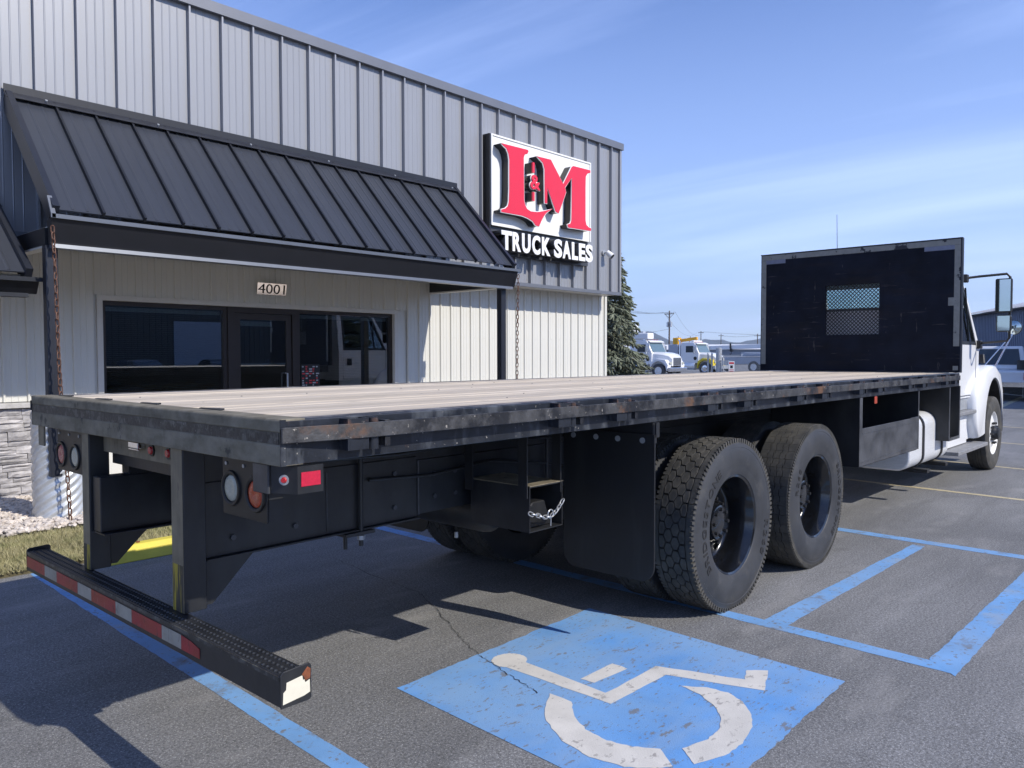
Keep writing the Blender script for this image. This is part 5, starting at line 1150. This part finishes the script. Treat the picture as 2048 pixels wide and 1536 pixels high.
# ------------------------------------------------------------------ blue spruce behind the shop corner
sp_ = thing('spruce_tree', 'blue-green spruce with drooping boughs behind the shop corner', 'tree', (15.75, 10.0, 0))
part('trunk', MB().tube([(0, 0, 0), (.02, 0, 1.8), (0, .02, 3.6), (0, 0, 5.9)], [.14, .11, .06, .015], 10), m_bark, sp_, smooth=50, local=True)
rr = random.Random(12); tw = MB(); lim = MB()
def shoot(p, d, l, r):
    d = d.normalized(); u = Vector((0, 0, 1)) if abs(d.z) < .9 else Vector((1, 0, 0)); a = d.cross(u).normalized(); b = a.cross(d)
    vs = []; n = 5
    for t, q in ((0, .55), (.3, 1.0), (.75, .85)):
        for i in range(n):
            an = 2 * math.pi * i / n + t * 2; k = r * q * rr.uniform(.75, 1.25); vs.append(p + d * (l * t) + a * (k * math.cos(an)) + b * (k * math.sin(an)))
    vs.append(p + d * l); fs = []
    for q in range(2):
        for i in range(n): fs.append((q * n + i, q * n + (i + 1) % n, (q + 1) * n + (i + 1) % n, (q + 1) * n + i))
    for i in range(n): fs.append((2 * n + i, 2 * n + (i + 1) % n, 3 * n))
    tw.add(vs, fs)
    # needle tufts standing off the shoot
    for i in range(7):
        t = rr.uniform(.1, .95); an = rr.uniform(0, 6.28); o = a * math.cos(an) + b * math.sin(an); q = p + d * (l * t); e = q + o * r * rr.uniform(1.5, 2.1) + d * r * 1.4; s_ = d.cross(o) * r * .22
        tw.add([q - s_, q + s_, e], [(0, 1, 2)])
z = .25
while z < 5.75:
    rad = max(.10, (1.62 - z * .275)); nb = 10 if z < 4 else 7
    for k in range(nb):
        an = rr.uniform(0, 6.28); l = rad * rr.uniform(.78, 1.10); base = Vector((0, 0, z + rr.uniform(-.07, .07))); out = Vector((math.cos(an), math.sin(an), 0)); pts = []
        drop = .16 + .18 * rr.random()
        for i in range(6):
            t = i / 5; pts.append(base + out * (l * t) + Vector((0, 0, .10 * t * l - drop * l * t * t * 1.5 + (.12 * l * max(0, t - .8)))))
        lim.tube(pts, [.022, .018, .014, .01, .007, .004], 5)
        nsh = int(7 + l * 19)
        for i in range(nsh):
            t = rr.uniform(.22, 1.0) ** .8; j = min(int(t * 5), 4); q = pts[j].lerp(pts[j + 1], t * 5 - j)
            side = Vector((-out.y, out.x, 0)) * rr.choice((-1, 1)); d = out * rr.uniform(.35, 1.0) + side * rr.uniform(0, .9) + Vector((0, 0, rr.uniform(-1.0, -.1)))
            shoot(q + side * rr.uniform(0, .05), d, rr.uniform(.12, .24), rr.uniform(.022, .034))
    z += .125
part('branch_limbs', lim, m_bark, sp_, local=True)
tag(part('crown', tw, m_spruce, sp_, smooth=40, local=True), kind='stuff')

# ------------------------------------------------------------------ vehicles across the road
m_darkglass = mat('dark_vehicle_glass', (.02, .03, .04), .05, var=.1, coat=.5)
m_windscr = mat('bright_windscreen_glass', (.10, .16, .19), .04, var=.1, coat=.6)
far_tyre = MB().lathe([(.29, .12), (.36, .14), (.46, .135), (.505, .115), (.515, .08), (.515, -.08), (.505, -.115), (.46, -.135), (.36, -.14), (.29, -.12)], 32, closed=True).mesh('tyre', m_rubber, 40)
far_rim = MB().lathe([(.295, -.10), (.305, -.12), (.28, -.115), (.25, -.07), (.12, -.085), (.11, -.13), (0, -.13)], 28).mesh('wheel_rim', m_whitesoft, 40)
far_rim2 = MB().lathe([(.295, -.10), (.305, -.12), (.28, -.115), (.25, -.07), (.12, -.085), (.11, -.13), (0, -.13)], 28).mesh('wheel_rim', m_chrome, 40)
def fwheel(t, x, y, s_=1., rim=None):
    w_ = put('wheel', far_tyre, t, (x, y, .515 * s_), local=True, rot=(0, 0, 0 if y < 0 else math.pi)); w_.scale = (s_, s_, s_); put('rim', rim or far_rim, w_); return w_
def hauler(label, loc, rz, paint, fender, rim, sleeper):
    t = thing('parked_work_truck', label, 'truck', loc, rz)
    lp = dict(local=True)
    cb = part('cab', MB().prism([(-2.35, .95), (-2.35, 2.62), (-2.2, 2.72), (-1.15, 2.70), (-1.02, 2.62), (-.62, 1.82), (-.62, .95)], 'xz', -.98, .98), paint, t, bevel=.05, seg=2, **lp)
    for s_ in (-1, 1):
        dr = part('door', MB().box(-1.95, -.82, s_ * .985 - .008, s_ * .985 + .008, 1.05, 2.5), paint, t, **lp)
        part('side_window', MB().prism([(-1.85, 1.85), (-1.85, 2.4), (-1.15, 2.4), (-.9, 1.85)], 'xz', s_ * .994 - .004, s_ * .994 + .004), m_darkglass, dr, **lp)
        part('mirror', MB().box(-.95, -.85, s_ * 1.25 - .09, s_ * 1.25 + .09, 1.75, 2.3).tube([(-.9, s_ * .98, 2.35), (-.9, s_ * 1.25, 2.32)], .018).tube([(-.9, s_ * .98, 1.7), (-.9, s_ * 1.25, 1.74)], .018), m_chrome, dr, **lp)
        part('door_emblem', MB().cyl((-.95, s_ * 1.0, 1.35), (-.95, s_ * 1.006, 1.35), .15, n=20), m_black, dr, **lp)
        fe = []
        for a in range(0, 181, 15): fe.append((.66 * math.cos(R(a)), .52 + .66 * math.sin(R(a))))
        poly = [(.72, .52), (.80, .95), (.55, 1.30), (-.2, 1.38), (-.66, 1.1), (-.74, .52)] + [(-x, z) if False else (x, z) for x, z in fe[::-1]]
        part('front_fender', MB().prism(poly, 'xz', min(s_ * .68, s_ * 1.13), max(s_ * .68, s_ * 1.13)), fender, t, bevel=.03, seg=2, **lp)
        fwheel(t, 0, s_ * 1.0, 1, rim)
        part('headlamp', MB().box(.80, .86, s_ * .82 - .13, s_ * .82 + .13, .98, 1.12), m_clear, t, **lp)
        part('fuel_tank', MB().cyl((-2.3, s_ * .85, .72), (-.95, s_ * .85, .72), .30, n=20), m_alu, t, smooth=40, **lp)
        part('step', MB().box(-2.2, -.95, s_ * 1.0 - .16, s_ * 1.0 + .16, .38, .43), m_greysteel, t, **lp)
        part('exhaust_stack', MB().tube([(-2.52, s_ * .85, .9), (-2.52, s_ * .85, 2.75), (-2.62, s_ * .85, 2.95)], .075, 12), m_chrome, t, smooth=50, **lp)
        for x in (-4.6, -5.95): fwheel(t, x, s_ * 1.0, 1, rim)
    vs, fs = [], []
    for (x, h_, zt) in ((-.63, .86, 1.86), (.1, .80, 1.80), (.62, .72, 1.68), (.84, .66, 1.5)):
        ring = [(-h_, .85), (-h_, zt - .15), (-h_ * .8, zt), (h_ * .8, zt), (h_, zt - .15), (h_, .85)]; vs += [(x, y, z) for y, z in ring]
    for i in range(3):
        for j in range(5): fs.append((i * 6 + j, i * 6 + j + 1, (i + 1) * 6 + j + 1, (i + 1) * 6 + j))
    fs += [tuple(range(6)), tuple(range(18, 24))[::-1]]
    part('hood', MB().add(vs, fs), paint, t, smooth=40, **lp)
    g = part('grille', MB().box(.842, .87, -.52, .52, .85, 1.45), m_chrome, t, **lp)
    gb_ = MB()
    for k in range(7): gb_.box(.871, .878, -.45 + k * .14, -.42 + k * .14, .9, 1.4)
    part('grille_bars', gb_, m_black, g, **lp)
    part('bumper', MB().box(.80, 1.0, -1.15, 1.15, .45, .75), m_chrome if not sleeper else m_greysteel, t, bevel=.04, seg=2, **lp)
    part('windscreen', MB().hexa([(-.625, -.86, 1.86), (-.60, -.86, 1.86), (-.60, .86, 1.86), (-.625, .86, 1.86), (-1.01, -.84, 2.6), (-.985, -.84, 2.6), (-.985, .84, 2.6), (-1.01, .84, 2.6)]), m_windscr, t, **lp)
    part('visor', MB().hexa([(-1.0, -.93, 2.56), (-.78, -.93, 2.55), (-.78, .93, 2.55), (-1.0, .93, 2.56), (-1.05, -.93, 2.70), (-.82, -.93, 2.60), (-.82, .93, 2.60), (-1.05, .93, 2.70)]), paint, t, **lp)
    part('frame_rails', MB().box(-6.9, .7, -.45, -.37, .72, .98).box(-6.9, .7, .37, .45, .72, .98), m_chassis, t, **lp)
    for y in (-.6, -.3, 0, .3, .6): part('roof_lamp', MB().box(-1.25, -1.15, y - .06, y + .06, 2.69, 2.75), m_amber, t, **lp)
    return t
A = hauler('white work truck beside the spruce with a lift bucket on top', (48.1, 27.5, 0), R(-91), m_white, m_white, far_rim, False)
part('lift_body', MB().box(-6.6, -2.8, -1.15, 1.15, 1.0, 2.1), m_white, A, local=True)
part('lift_turret', MB().cyl((-4.4, 0, 2.1), (-4.4, 0, 2.8), .32, n=18), m_whitesoft, A, local=True)
part('lift_boom', MB().bar((-5.0, 0, 3.05), (-1.9, 0, 3.2), .34, .34), m_palegrey, A, local=True)
part('lift_bucket', MB().box(-2.25, -.95, -1.0, -.2, 2.78, 3.22), m_white, A, bevel=.05, local=True)
part('boom_elbow', MB().cyl((-3.05, -.5, 3.45), (-3.05, .3, 3.45), .36, n=18), m_palegrey, A, local=True)
part('boom_tip_box', MB().box(-2.75, -2.35, -.75, -.1, 3.25, 3.85), m_white, A, bevel=.04, local=True)
Bt = hauler('white truck with yellow front fenders and a yellow crane arm behind the cab', (59.4, 30.0, 0), R(-91), m_white, m_yellow, far_rim2, True)
part('sleeper', MB().box(-3.6, -2.62, -1.0, 1.0, .95, 2.55), m_palegrey, Bt, bevel=.06, seg=2, local=True)
part('crane_arm', MB().bar((-2.9, -.4, 2.85), (-1.2, -.2, 3.05), .26, .26), m_orange, Bt, bevel=.03, local=True)
part('crane_knuckle', MB().box(-3.3, -2.75, -.75, -.15, 2.45, 3.12), m_orange, Bt, bevel=.05, local=True)
part('light_bar', MB().box(-1.5, -1.25, -.7, .7, 2.72, 2.88), m_white, Bt, bevel=.03, local=True)

cr = thing('mobile_crane', 'pale grey mobile crane with a long white boom, partly behind the headboard', 'crane', (67.8, 29.6, 0), R(-91))
part('carrier_body', MB().prism([(-4.6, .75), (-4.6, 1.4), (-1.2, 1.5), (-.9, 1.85), (1.5, 1.8), (1.8, 1.3), (1.8, .75)], 'xz', -1.15, 1.15), m_palegrey, cr, bevel=.05, local=True)
part('operator_cab', MB().prism([(1.0, 1.85), (1.0, 2.9), (2.2, 2.85), (2.6, 1.85)], 'xz', -.5, .5), m_palegrey, cr, bevel=.04, local=True)
part('boom', MB().bar((-6.6, .35, 2.28), (2.4, .35, 2.5), .44, .40), m_white, cr, bevel=.03, local=True)
hk = part('hook_block', MB().box(-3.05, -2.8, .1, .4, 1.95, 2.25).box(-3.0, -2.85, -.02, .09, 2.25, 2.75), m_black, cr, bevel=.03, local=True)
part('hook', MB().tube([(-2.93, .25, 1.95), (-2.93, .25, 1.8), (-3.02, .25, 1.68), (-3.12, .25, 1.74)], .035), m_black, hk, local=True)
for x in (0, -3.6):
    for s_ in (-1, 1): fwheel(cr, x, s_ * 1.05, 1.05)
part('stripe_plate', MB().box(-.8, 1.4, -1.165, -1.152, 1.42, 1.55), m_bluegreywall, cr, local=True)

pu = thing('parked_pickup', 'white dually service pickup parked beyond the truck cab, before the blue-grey building', 'pickup', (33.2, 4.1, 0), R(9))
lp = dict(local=True)
part('lower_body', MB().prism([(-2.7, .55), (-2.75, 1.05), (-.9, 1.08), (1.15, 1.10), (2.6, 1.02), (2.75, .6)], 'xz', -.96, .96), m_white, pu, bevel=.06, seg=2, **lp)
cb = part('cab', MB().add([(-.85, -.92, 1.081), (1.35, -.92, 1.101), (1.35, .92, 1.101), (-.85, .92, 1.081), (-.65, -.76, 1.93), (.55, -.76, 1.93), (.55, .76, 1.93), (-.65, .76, 1.93)], [(0, 3, 2, 1), (4, 5, 6, 7), (0, 1, 5, 4), (1, 2, 6, 5), (2, 3, 7, 6), (3, 0, 4, 7)]), m_white, pu, bevel=.05, seg=2, **lp)
part('rear_window', MB().hexa([(-.83, -.7, 1.25), (-.80, -.7, 1.25), (-.80, .7, 1.25), (-.83, .7, 1.25), (-.695, -.62, 1.83), (-.665, -.62, 1.83), (-.665, .62, 1.83), (-.695, .62, 1.83)]), m_darkglass, cb, **lp)
for s_ in (-1, 1):
    part('side_window', MB().hexa([(-.55, s_ * .895, 1.25), (.95, s_ * .895, 1.25), (.95, s_ * .88, 1.25), (-.55, s_ * .88, 1.25), (-.45, s_ * .80, 1.82), (.45, s_ * .80, 1.82), (.45, s_ * .785, 1.82), (-.45, s_ * .785, 1.82)]), m_darkglass, cb, **lp)
    poly = [(-2.55, .55), (-2.5, .95), (-2.15, 1.09), (-1.45, 1.09), (-1.1, .95), (-1.05, .55)] + [(-1.8 + .48 * math.cos(R(a)), .42 + .48 * math.sin(R(a))) for a in range(15, 166, 15)]
    part('rear_fender', MB().prism(poly, 'xz', min(s_ * .9, s_ * 1.18), max(s_ * .9, s_ * 1.18)), m_white, pu, bevel=.05, seg=2, **lp)
    fwheel(pu, -1.8, s_ * 1.02, .8); fwheel(pu, 1.75, s_ * .9, .8)
    part('tail_lamp', MB().box(-2.77, -2.73, s_ * .86 - .06, s_ * .86 + .06, .75, 1.0), m_red, pu, **lp)
part('air_cleaner', MB().cyl((-1.3, -.75, 1.08), (-1.3, -.75, 1.42), .17, n=18), m_blackplast, pu, smooth=40, **lp)
part('rear_bumper', MB().box(-2.95, -2.76, -.95, .95, .5, .66), m_chrome, pu, **lp)

# ------------------------------------------------------------------ fence, gate, posts, yard
GR = 'galvanised gate and fence posts at the yard entrance'
def cpost(label, x, y, r_, h_, n='steel_gate_post'):
    t = thing(n, label, 'post', (x, y, 0), group=GR)
    part('pipe', MB().cyl((0, 0, 0), (0, 0, h_), r_, n=24), m_greysteel, t, smooth=40, local=True)
    c_ = part('cap', MB().lathe([(0, .06), (r_ * .7, .035), (r_ * 1.04, -.01), (r_ * 1.04, -.05)], 24), m_greysteel, t, smooth=50, local=True); c_.rotation_euler = (R(90), 0, 0); c_.location = (0, 0, h_); return t
p_ = cpost('thick pale steel gate post, the tallest, right of the yellow-fendered truck', 39.9, 19.16, .165, 2.0)
part('hinge_band', MB().cyl((0, 0, 1.25), (0, 0, 1.33), .175, n=24), m_chrome, p_, local=True)
part('white_notice', MB().box(-.02, .0, -.62, -.2, 1.05, 1.32), m_whiteplain, p_, local=True)
cpost('first thin gate post left of the thick pale steel post', 39.72, 19.50, .05, 1.7)
cpost('second thin gate post left of the thick pale steel post', 39.68, 19.72, .05, 1.72)
def chain_fence(label, p0, p1, h_, npan, m_, posts=True, pitch=.09, th=.010):
    d = Vector((p1[0] - p0[0], p1[1] - p0[1], 0)); ln_ = d.length; t = thing('chain_link_fence', label, 'fence', (p0[0], p0[1], 0), math.atan2(d.y, d.x)); pl = ln_ / npan
    wm = MB(); n = int(pl / pitch)
    for sgn in (1, -1):
        for c in range(-int(h_ / pitch), n + int(h_ / pitch) + 1):
            xa = c * pitch; 
            za, zb = .05, h_ - .03; x0 = xa; x1 = xa + sgn * (zb - za)
            t0, t1 = 0., 1.
            for lim_, s2 in ((0, 1), (pl, -1)):
                f0, f1 = (x0 - lim_) * s2, (x1 - lim_) * s2
                if f0 < 0 and f1 < 0: t0, t1 = 1, 0; break
                if f0 < 0: t0 = max(t0, f0 / (f0 - f1))
                elif f1 < 0: t1 = min(t1, f0 / (f0 - f1))
            if t1 - t0 < .02: continue
            y = .003 * sgn
            wm.bar((x0 + (x1 - x0) * t0, y, za + (zb - za) * t0), (x0 + (x1 - x0) * t1, y, za + (zb - za) * t1), th, th * .6)
    wme = wm.mesh('wire_mesh', m_)
    for k in range(npan):
        o = put('wire_mesh', wme, t, (k * pl, 0, 0), local=True); tag(o, kind='stuff')
    pm = MB().cyl((0, 0, 0), (0, 0, h_ + .05), .03, n=10).mesh('fence_post', m_greysteel, 40)
    for k in range(npan + 1): put('fence_post', pm, t, (k * pl, 0, 0), local=True)
    part('top_rail', MB().cyl((0, 0, h_ - .02), (ln_, 0, h_ - .02), .022, n=8), m_greysteel, t, local=True)
    part('bottom_rail', MB().cyl((0, 0, .07), (ln_, 0, .07), .018, n=8), m_greysteel, t, local=True)
    return t
fA = chain_fence('galvanised chain-link gate hung on the thick pale post', (39.75, 18.82), (40.9, 16.75), 1.55, 1, m_fencewire)
fs_ = thing('warning_sign', 'white warning sign with red print on the yard gate', 'sign', (39.70, 18.52, 0), 0)
d_ = Vector((40.9 - 39.75, 16.75 - 18.82, 0)).normalized()
def fp(a, off, z): return (39.75 + d_.x * a - d_.y * -off, 18.82 + d_.y * a - d_.x * off, z)
def fbox(a0, a1, o0, o1, z0, z1):
    f = lambda a, o: (39.75 + d_.x * a + d_.y * o, 18.82 + d_.y * a - d_.x * o)
    q = [f(a0, o0), f(a1, o0), f(a1, o1), f(a0, o1)]
    return MB().hexa([(x, y, z0) for x, y in q] + [(x, y, z1) for x, y in q])
pl = part('board', fbox(.30, .62, .02, .035, .45, 1.28), m_whiteplain, fs_)
part('red_heading', fbox(.33, .59, .036, .039, 1.12, 1.22), m_warnred, fs_)
part('black_symbol', fbox(.39, .53, .036, .039, .88, 1.04), m_black, fs_)
for z in (.78, .70, .62, .54): part('red_line', fbox(.34, .58, .036, .039, z, z + .03), m_warnred, fs_)

df = chain_fence('dark slatted chain-link fence at the right edge, before the blue-grey building', (37.2, 5.6), (31.5, 2.2), 1.1, 3, m_fencewire, pitch=.12)
dsl = MB().box(0, .052, .012, .018, .08, 1.06).mesh('privacy_slat', m_darkslat)
for k in range(118): put('privacy_slat', dsl, df, (.02 + k * .056, 0, 0), local=True)

# ------------------------------------------------------------------ buildings beyond
ux, uy = .875, .484
wb = thing('metal_warehouse', 'blue-grey ribbed metal building with a rust-streaked sloping roof at right', 'building', (39.2, 5.15, 0), math.atan2(-uy, -ux))
part('wall_core', MB().box(-5, 14, .03, 12, 0, 3.55), m_bluegreywall, wb, local=True)
pan = rib_panel(.6, 3.57, [(0, .06, .03, .012), (.2, .06, .03, .012), (.4, .06, .03, .012)]).mesh('wall_sheet', m_bluegreywall)
rfm = MB(); 
prof = [(0, 0), (0, .045), (.05, .045), (.062, 0), (.3, 0), (.3, .045), (.35, .045), (.362, 0), (.6, 0)]
vs = [(x, -.35, 3.55 + h) for x, h in prof] + [(x, 6.0, 4.85 + h) for x, h in prof]; n = len(prof)
rfm.add(vs, [(i, i + 1, n + i + 1, n + i) for i in range(n - 1)]); rfm = rfm.mesh('roof_sheet', m_galvroof)
for k in range(32):
    x = -5 + .6 * k; put('wall_sheet', pan, wb, (x, 0, 0), local=True); put('roof_sheet', rfm, wb, (x, 0, 0), local=True)
part('eave_trim', MB().box(-5, 14, -.34, -.02, 3.49, 3.535), m_black, wb, local=True)
part('roof_back', MB().add([(-5, 6.0, 4.85), (14, 6.0, 4.85), (14, 12.2, 3.5), (-5, 12.2, 3.5)], [(0, 1, 2, 3)]), m_galvroof, wb, local=True)
part('gable_end', MB().prism([(.03, 3.55), (6, 4.83), (12, 3.55)], 'yz', -5, -4.9), m_bluegreywall, wb, local=True)
part('gable_end', MB().prism([(.03, 3.55), (6, 4.83), (12, 3.55)], 'yz', 13.9, 14), m_bluegreywall, wb, local=True)

fw = thing('far_warehouse', 'long low grey warehouse with a white roof far beyond the trucks', 'building', (117, 72, 0), math.atan2(-34, 20))
part('wall', MB().box(-40, 40, 0, 25, 0, 2.6), m_warehouse, fw, local=True)
part('roof', MB().prism([(-.4, 2.6), (12.5, 3.6), (25.4, 2.6)], 'yz', -40.3, 40.3), m_whiteroof, fw, local=True)
for k in range(9): part('loading_door', MB().box(-36 + k * 8.5, -32.5 + k * 8.5, -.06, -.01, 0, 2.1), m_palegrey, fw, local=True)

# ------------------------------------------------------------------ utility poles and lines
PG = 'wooden utility poles along the far road'
def upole(label, x, y, h_, rz, big):
    t = thing('utility_pole', label, 'utility pole', (x, y, 0), rz, PG)
    part('pole', MB().cyl((0, 0, 0), (0, 0, h_), .20, .14, n=12), m_polewood, t, smooth=40, local=True)
    part('crossarm', MB().box(-.08, .08, -1.35, 1.35, h_ - .75, h_ - .58), m_polewood, t, local=True)
    for y in (-1.25, -.6, .6, 1.25): part('insulator', MB().cyl((0, y, h_ - .58), (0, y, h_ - .32), .06, .04, n=8), m_greysteel, t, local=True)
    if big:
        for y in (-.45, .45): part('transformer', MB().cyl((0, y, h_ - 3.4), (0, y, h_ - 2.4), .26, n=16).cyl((0, y, h_ - 2.4), (0, y, h_ - 2.1), .05, n=8), m_greysteel, t, smooth=40, local=True)
        part('guy_brace', MB().bar((0, -1.3, h_ - .7), (0, 0, h_ - 1.6), .06, .06).bar((0, 1.3, h_ - .7), (0, 0, h_ - 1.6), .06, .06), m_polewood, t, local=True)
    return t
P1 = upole('nearest utility pole, with two grey transformers, above the white lift truck', 145.1, 85.3, 11.0, R(-15), True)
P2 = upole('utility pole rising just left of the yellow-fendered truck hood', 269.6, 146.0, 10.8, R(-15), False)
P3 = upole('utility pole above the thick gate post', 302.3, 154.6, 10.4, R(-15), False)
P4 = upole('distant utility pole between the two white trucks, left one', 308.0, 178.1, 9.9, R(-15), False)
P5 = upole('distant utility pole behind the yellow crane arm', 311.6, 174.1, 9.9, R(-15), False)
P6 = upole('utility pole close beside the headboard, left of its edge', 245.9, 112.4, 8.6, R(-15), False)
P0 = upole('utility pole hidden by the spruce', 92, 70, 11.0, R(-15), False)
P7 = upole('utility pole behind the black headboard', 330, 120, 10.5, R(-15), False)
def wires(label, a, b, ha, hb, offs, sag):
    t = thing('power_line', label, 'power line', (a[0], a[1], ha), group='power lines between the utility poles'); d = Vector((b[0] - a[0], b[1] - a[1], 0)); nn = Vector((-d.y, d.x, 0)).normalized()
    for o in offs:
        pts = []
        for i in range(15):
            f = i / 14; p = Vector((0, 0, 0)) + d * f + nn * o; pts.append((p.x, p.y, (hb - ha) * f - sag * 4 * f * (1 - f)))
        part('cable', MB().tube(pts, .022, 4), m_wire, t, local=True)
wires('power lines running left from the transformer pole to the spruce', (145.1, 85.3), (92, 70), 10.7, 10.7, (-1.2, 0, 1.2), 1.2)
wires('power lines between the transformer pole and the pole by the yellow truck', (145.1, 85.3), (269.6, 146), 10.7, 10.5, (-1.2, 1.2), 3.0)
wires('power lines from the pole by the yellow truck to behind the headboard', (269.6, 146), (330, 120), 10.5, 10.3, (-1.2, 1.2), .8)
wires('low cable from the transformer pole down to the lift truck yard', (145.1, 85.3), (92, 70), 7.2, 6.0, (0,), 1.0)
wires('distant power lines between the two poles right of the yard', (302.3, 154.6), (245.9, 112.4), 9.8, 8.2, (-1, 1), .6)

m_darkwall = mat('dark_grey_metal_wall', (.055, .06, .062), .5, var=.1, vs=.6)
nb = thing('neighbour_building', 'dark grey building across the lot, seen as a dark reflection in the storefront glass', 'building', (26, -27, 0))
part('wall_core', MB().box(2, 60, -40, -27.05, 0, 6.2), m_darkwall, nb)
ns = rib_panel(1.0, 6.2, [(0, .06, .03, .012), (.33, .06, .03, .012), (.66, .06, .03, .012)]); ns.v = [(x, -y, z) for x, y, z in ns.v]; ns = ns.mesh('wall_sheet', m_darkwall)
for k in range(58): put('wall_sheet', ns, nb, (2 + k, -27.04, 0))
for k in range(4): part('bay_door', MB().box(10 + k * 9, 13.6 + k * 9, -27.0, -26.96, 0, 3.6), m_palegrey, nb)
part('roof_trim', MB().box(1.9, 60.1, -40.1, -26.9, 6.2, 6.4), m_cap, nb)
def sedan(label, loc, rz, paint):
    t = thing('parked_car', label, 'car', loc, rz, 'parked cars mirrored in the storefront glass'); lp = dict(local=True)
    part('body', MB().prism([(-2.2, .35), (-2.25, .8), (-1.6, .92), (.9, .9), (2.1, .78), (2.25, .55), (2.2, .35)], 'xz', -.88, .88), paint, t, bevel=.08, seg=2, **lp)
    g = part('cabin', MB().hexa([(-1.7, -.8, .9), (1.0, -.8, .88), (1.0, .8, .88), (-1.7, .8, .9), (-1.15, -.62, 1.4), (.1, -.62, 1.42), (.1, .62, 1.42), (-1.15, .62, 1.4)]), m_darkglass, t, bevel=.04, **lp)
    part('roof', MB().box(-1.1, .05, -.6, .6, 1.405, 1.44), paint, t, bevel=.015, **lp)
    for x in (-1.35, 1.4):
        for s_ in (-1, 1): fwheel(t, x, s_ * .82, .62)
    for s_ in (-1, 1):
        part('headlamp', MB().box(2.16, 2.24, s_ * .62 - .15, s_ * .62 + .15, .6, .72), m_clear, t, **lp); part('tail_lamp', MB().box(-2.27, -2.2, s_ * .65 - .15, s_ * .65 + .15, .68, .8), m_red, t, **lp)
    part('windscreen_strip', MB().box(-.35, -.28, -.66, .66, .95, 1.415), paint, g, **lp)
    return t
m_silver = mat('silver_car_paint', (.42, .44, .47), .25, metal=.5, var=.04, coat=.3)
sedan('white car, leftmost of those mirrored in the left storefront pane', (11.5, -20.5, 0), R(80), m_white)
sedan('silver car mirrored in the left storefront pane beside the white one', (14.6, -20.5, 0), R(84), m_silver)
sedan('dark car mirrored at the right end of the left storefront pane', (18.6, -20.8, 0), R(96), m_blackplast)
sedan('silver car mirrored in the glass door', (22.2, -20.6, 0), R(95), m_silver)

# ------------------------------------------------------------------ hills and the air before them
prof = [(36.5, .95), (35.4, 1.2), (34.35, 1.38), (33.04, 1.52), (32.23, 1.79), (31.53, 1.36), (30.65, 1.0), (29.96, .86), (29.27, .96), (28.76, 1.06), (28.35, 1.13), (27.9, 1.02), (27.39, 1.12), (27.05, 1.02), (26.55, .87), (26.21, .84), (25.71, .97), (25.22, 1.04), (24.62, 1.17), (22, 1.5), (18, 1.3), (12, 1.2), (6, 1.5), (0, 1.3)]
def elev(az):
    az = az % 360
    if az > 200: az -= 360
    for i in range(len(prof) - 1):
        (a0, e0), (a1, e1) = prof[i], prof[i + 1]
        if a1 <= az <= a0: return e0 + (e1 - e0) * (a0 - az) / (a0 - a1)
    s_ = R(az); return 2.1 + .9 * math.sin(3 * s_ + 1) + .5 * math.sin(11 * s_) + .25 * math.sin(23 * s_ + 2) if (az > 44 or az < -8) else 1.1
vs, fs = [], []; NA = 900; rr = random.Random(2)
C0 = Vector((-1.41, -2.30, 1.62)); D = 2600
jit = [rr.uniform(-.03, .03) for _ in range(NA)]
for q, (dr_, f) in enumerate(((-700, -.02), (-420, .38), (-200, .72), (0, 1.0), (350, .3), (500, -.05))):
    for i in range(NA):
        a = 360 * i / NA; e = elev(a) + jit[i]; h_ = D * math.tan(R(e)) * f + 1.6 * (f > 0) + (rr.uniform(-6, 6) if 0 < f < 1 else 0)
        d_ = D + dr_ + (rr.uniform(-50, 50) if 0 < f < 1 else 0); vs.append((C0.x + d_ * math.cos(R(a)), C0.y + d_ * math.sin(R(a)), h_ if f > 0 else -3))
for q in range(5):
    for i in range(NA): fs.append((q * NA + i, q * NA + (i + 1) % NA, (q + 1) * NA + (i + 1) % NA, (q + 1) * NA + i))
struct('hills', MB().add(vs, fs), m_hill, smooth=60)
gl = MB(); gl.add([(-3200, -3200, -.05), (3200, -3200, -.05), (3200, 3200, -.05), (-3200, 3200, -.05)], [(0, 1, 2, 3)])
struct('far_ground', gl, mat('valley_ground', (.11, .10, .08), .95, var=.3, vs=.01))

hz = bpy.data.materials.new('pale_air'); hz.use_nodes = True; t = hz.node_tree
for n_ in list(t.nodes): t.nodes.remove(n_)
o_ = t.nodes.new('ShaderNodeOutputMaterial'); pv = t.nodes.new('ShaderNodeVolumePrincipled'); pv.inputs['Color'].default_value = (.72, .84, 1, 1); pv.inputs['Density'].default_value = .00030; pv.inputs['Anisotropy'].default_value = .2
t.links.new(pv.outputs[0], o_.inputs['Volume'])
USE_HAZE = True
if USE_HAZE:
    tag(part('haze', MB().box(-3300, 3300, -3300, 3300, -4, 240), hz), kind='stuff')
